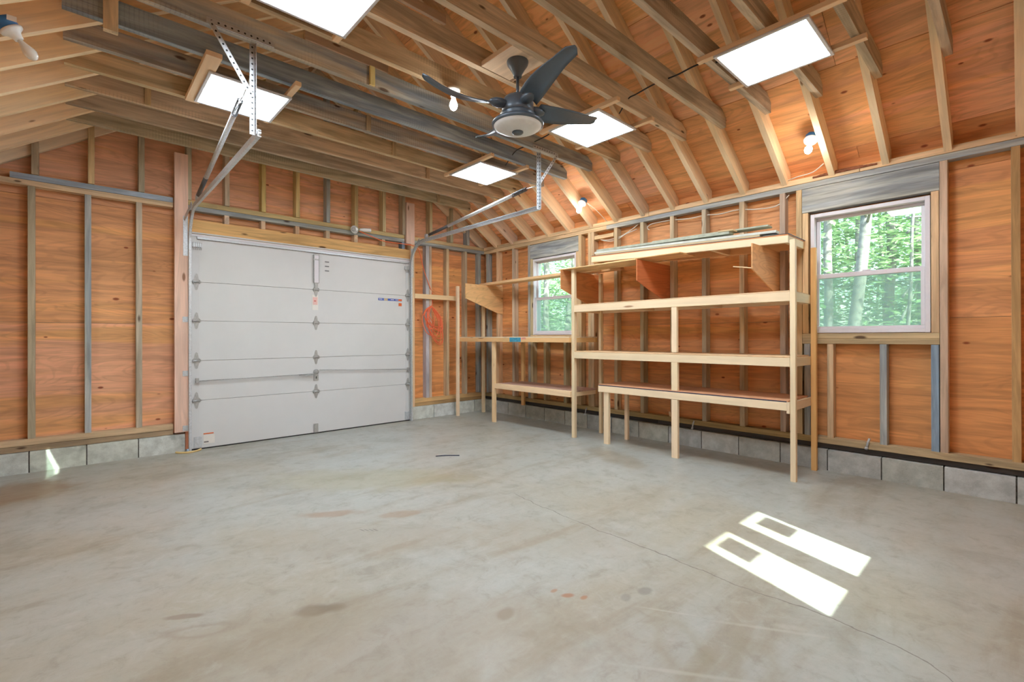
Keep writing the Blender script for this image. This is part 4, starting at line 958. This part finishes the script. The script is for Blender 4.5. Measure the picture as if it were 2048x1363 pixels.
# ------------------------------------------------------------------ trees outside
def foliage_mesh(seed, n, rx, rz, z0, size):
    r = random.Random(seed); v, f = [], []
    cl = [(r.gauss(0, rx*.55), r.gauss(0, rx*.55), z0+r.uniform(0, rz), r.uniform(.25, .6)) for _ in range(34)]
    for i in range(n):
        cx, cy, cz, cr = cl[r.randrange(len(cl))]
        p = Vector((cx+r.gauss(0, cr), cy+r.gauss(0, cr), cz+r.gauss(0, cr*.45)))
        s = size*r.uniform(.6, 1.3); a = r.uniform(0, 2*math.pi); d = Vector((math.cos(a), math.sin(a), r.uniform(-.5, .25))).normalized()
        w = d.cross(Vector((r.uniform(-.4, .4), r.uniform(-.4, .4), 1))).normalized(); up_ = w.cross(d)
        b = len(v)
        v += [p-d*s, p-d*s*.1+w*s*.42, p+d*s, p-d*s*.1-w*s*.42, p-up_*s*.10]
        f += [(b, b+1, b+4), (b+1, b+2, b+4), (b+2, b+3, b+4), (b+3, b, b+4)]
    return mesh_from(v, f)
FOL = [foliage_mesh(1, 3200, 1.5, 7.0, .6, .085), foliage_mesh(2, 3200, 1.7, 6.0, 1.0, .095), foliage_mesh(3, 2600, 1.3, 3.2, .5, .10)]
FOLM = []
for i, me in enumerate(FOL):
    for mt in (M_LEAF, M_LEAF2):
        c = me.copy(); c.materials.append(mt); FOLM.append(c)
def trunk_mesh(seed, h, r0, lean):
    r = random.Random(seed); P = []; x = y = 0
    for i in range(9):
        t = i/8; P.append((lean[0]*h*t+x, lean[1]*h*t+y, h*t-.3)); x += r.uniform(-.06, .06); y += r.uniform(-.06, .06)
    return tube_mesh(catmull(P, 3), r0, 8, taper=[1-.6*i/24 for i in range(25)])
def branch_meshes(seed, h, lean):
    r = random.Random(seed+50); out = []
    for i in range(7):
        t = r.uniform(.25, .85); p = Vector((lean[0]*h*t, lean[1]*h*t, h*t-.3)); a = r.uniform(0, 6.28); l = r.uniform(.7, 1.6)
        q = p+Vector((math.cos(a)*l, math.sin(a)*l, l*r.uniform(.2, .9))); out.append(tube_mesh([p, (p+q)/2+Vector((0, 0, -.05)), q], .022, 5, taper=[1, .7, .3]))
    return out
r = random.Random(11)
def tree(i, x, y, h, r0, lean, fo, label, nm='tree'):
    t = thing(nm, label, 'tree', (x, y, -.16), 'forest trees outside the windows')
    M = Matrix.Translation((x, y, -.16))
    newobj('trunk', trunk_mesh(i, h, r0, lean), M_TRUNK, t, M)
    if fo is None:
        for me in branch_meshes(i, h, lean): newobj('branch', me, M_TRUNK, t, M)
    if fo is not None:
        s = r.uniform(.9, 1.2)
        o = newobj('foliage', FOLM[fo], None, t, M @ Matrix.Rotation(r.uniform(0, 6.28), 4, 'Z') @ Matrix.Diagonal((s, s, r.uniform(.9, 1.15), 1))); o['kind'] = 'stuff'
    return t
LBL1 = 'leafy forest tree seen through the right window'; LBL2 = 'leafy forest tree seen through the small back window'
tree(1, 4.0, -4.36, 9, .10, (.0, -.09), None, 'thick leaning grey trunk left of centre in the right window')
tree(2, 4.6, -4.02, 9, .085, (.0, .0), None, 'upright grey trunk at the left edge of the right window')
tree(3, 6.4, -4.60, 9, .10, (.01, .0), None, 'upright grey trunk right of centre in the right window')
tree(4, 4.3, -4.95, 7, .03, (.03, -.05), None, 'thin slanting trunk at the right of the right window')
tree(49, 3.6, 1.75, 9, .09, (.0, .02), None, 'grey trunk at the right side of the small back window')
k = 5
for (x0, xs, ya_, yb_, n_, lbl) in ((5.6, 1.6, -6.2, -2.8, 4, LBL1), (9.0, 3.0, -6.5, -1.0, 6, LBL1), (14.0, 4.0, -7.0, 1.5, 7, LBL1)):
    for i in range(n_):
        y = ya_+(yb_-ya_)*(i+.5)/n_+r.uniform(-.3, .3)
        tree(k, x0+r.uniform(0, xs), y, r.uniform(7, 9), r.uniform(.04, .1), (r.uniform(-.05, .05), r.uniform(-.06, .06)), r.randrange(6), lbl); k += 1
for (d0, d1, n_) in ((4.0, 5.5, 4), (8, 11, 5), (13, 17, 5)):
    for i in range(n_):
        q = (i+.5)/n_; d = r.uniform(d0, d1); sl_ = .68+.55*q
        tree(k, d, -6.35+(d+5.2)*sl_+r.uniform(-.3, .3), r.uniform(7, 9), r.uniform(.04, .1), (r.uniform(-.05, .05), r.uniform(-.06, .06)), r.randrange(6), LBL2); k += 1
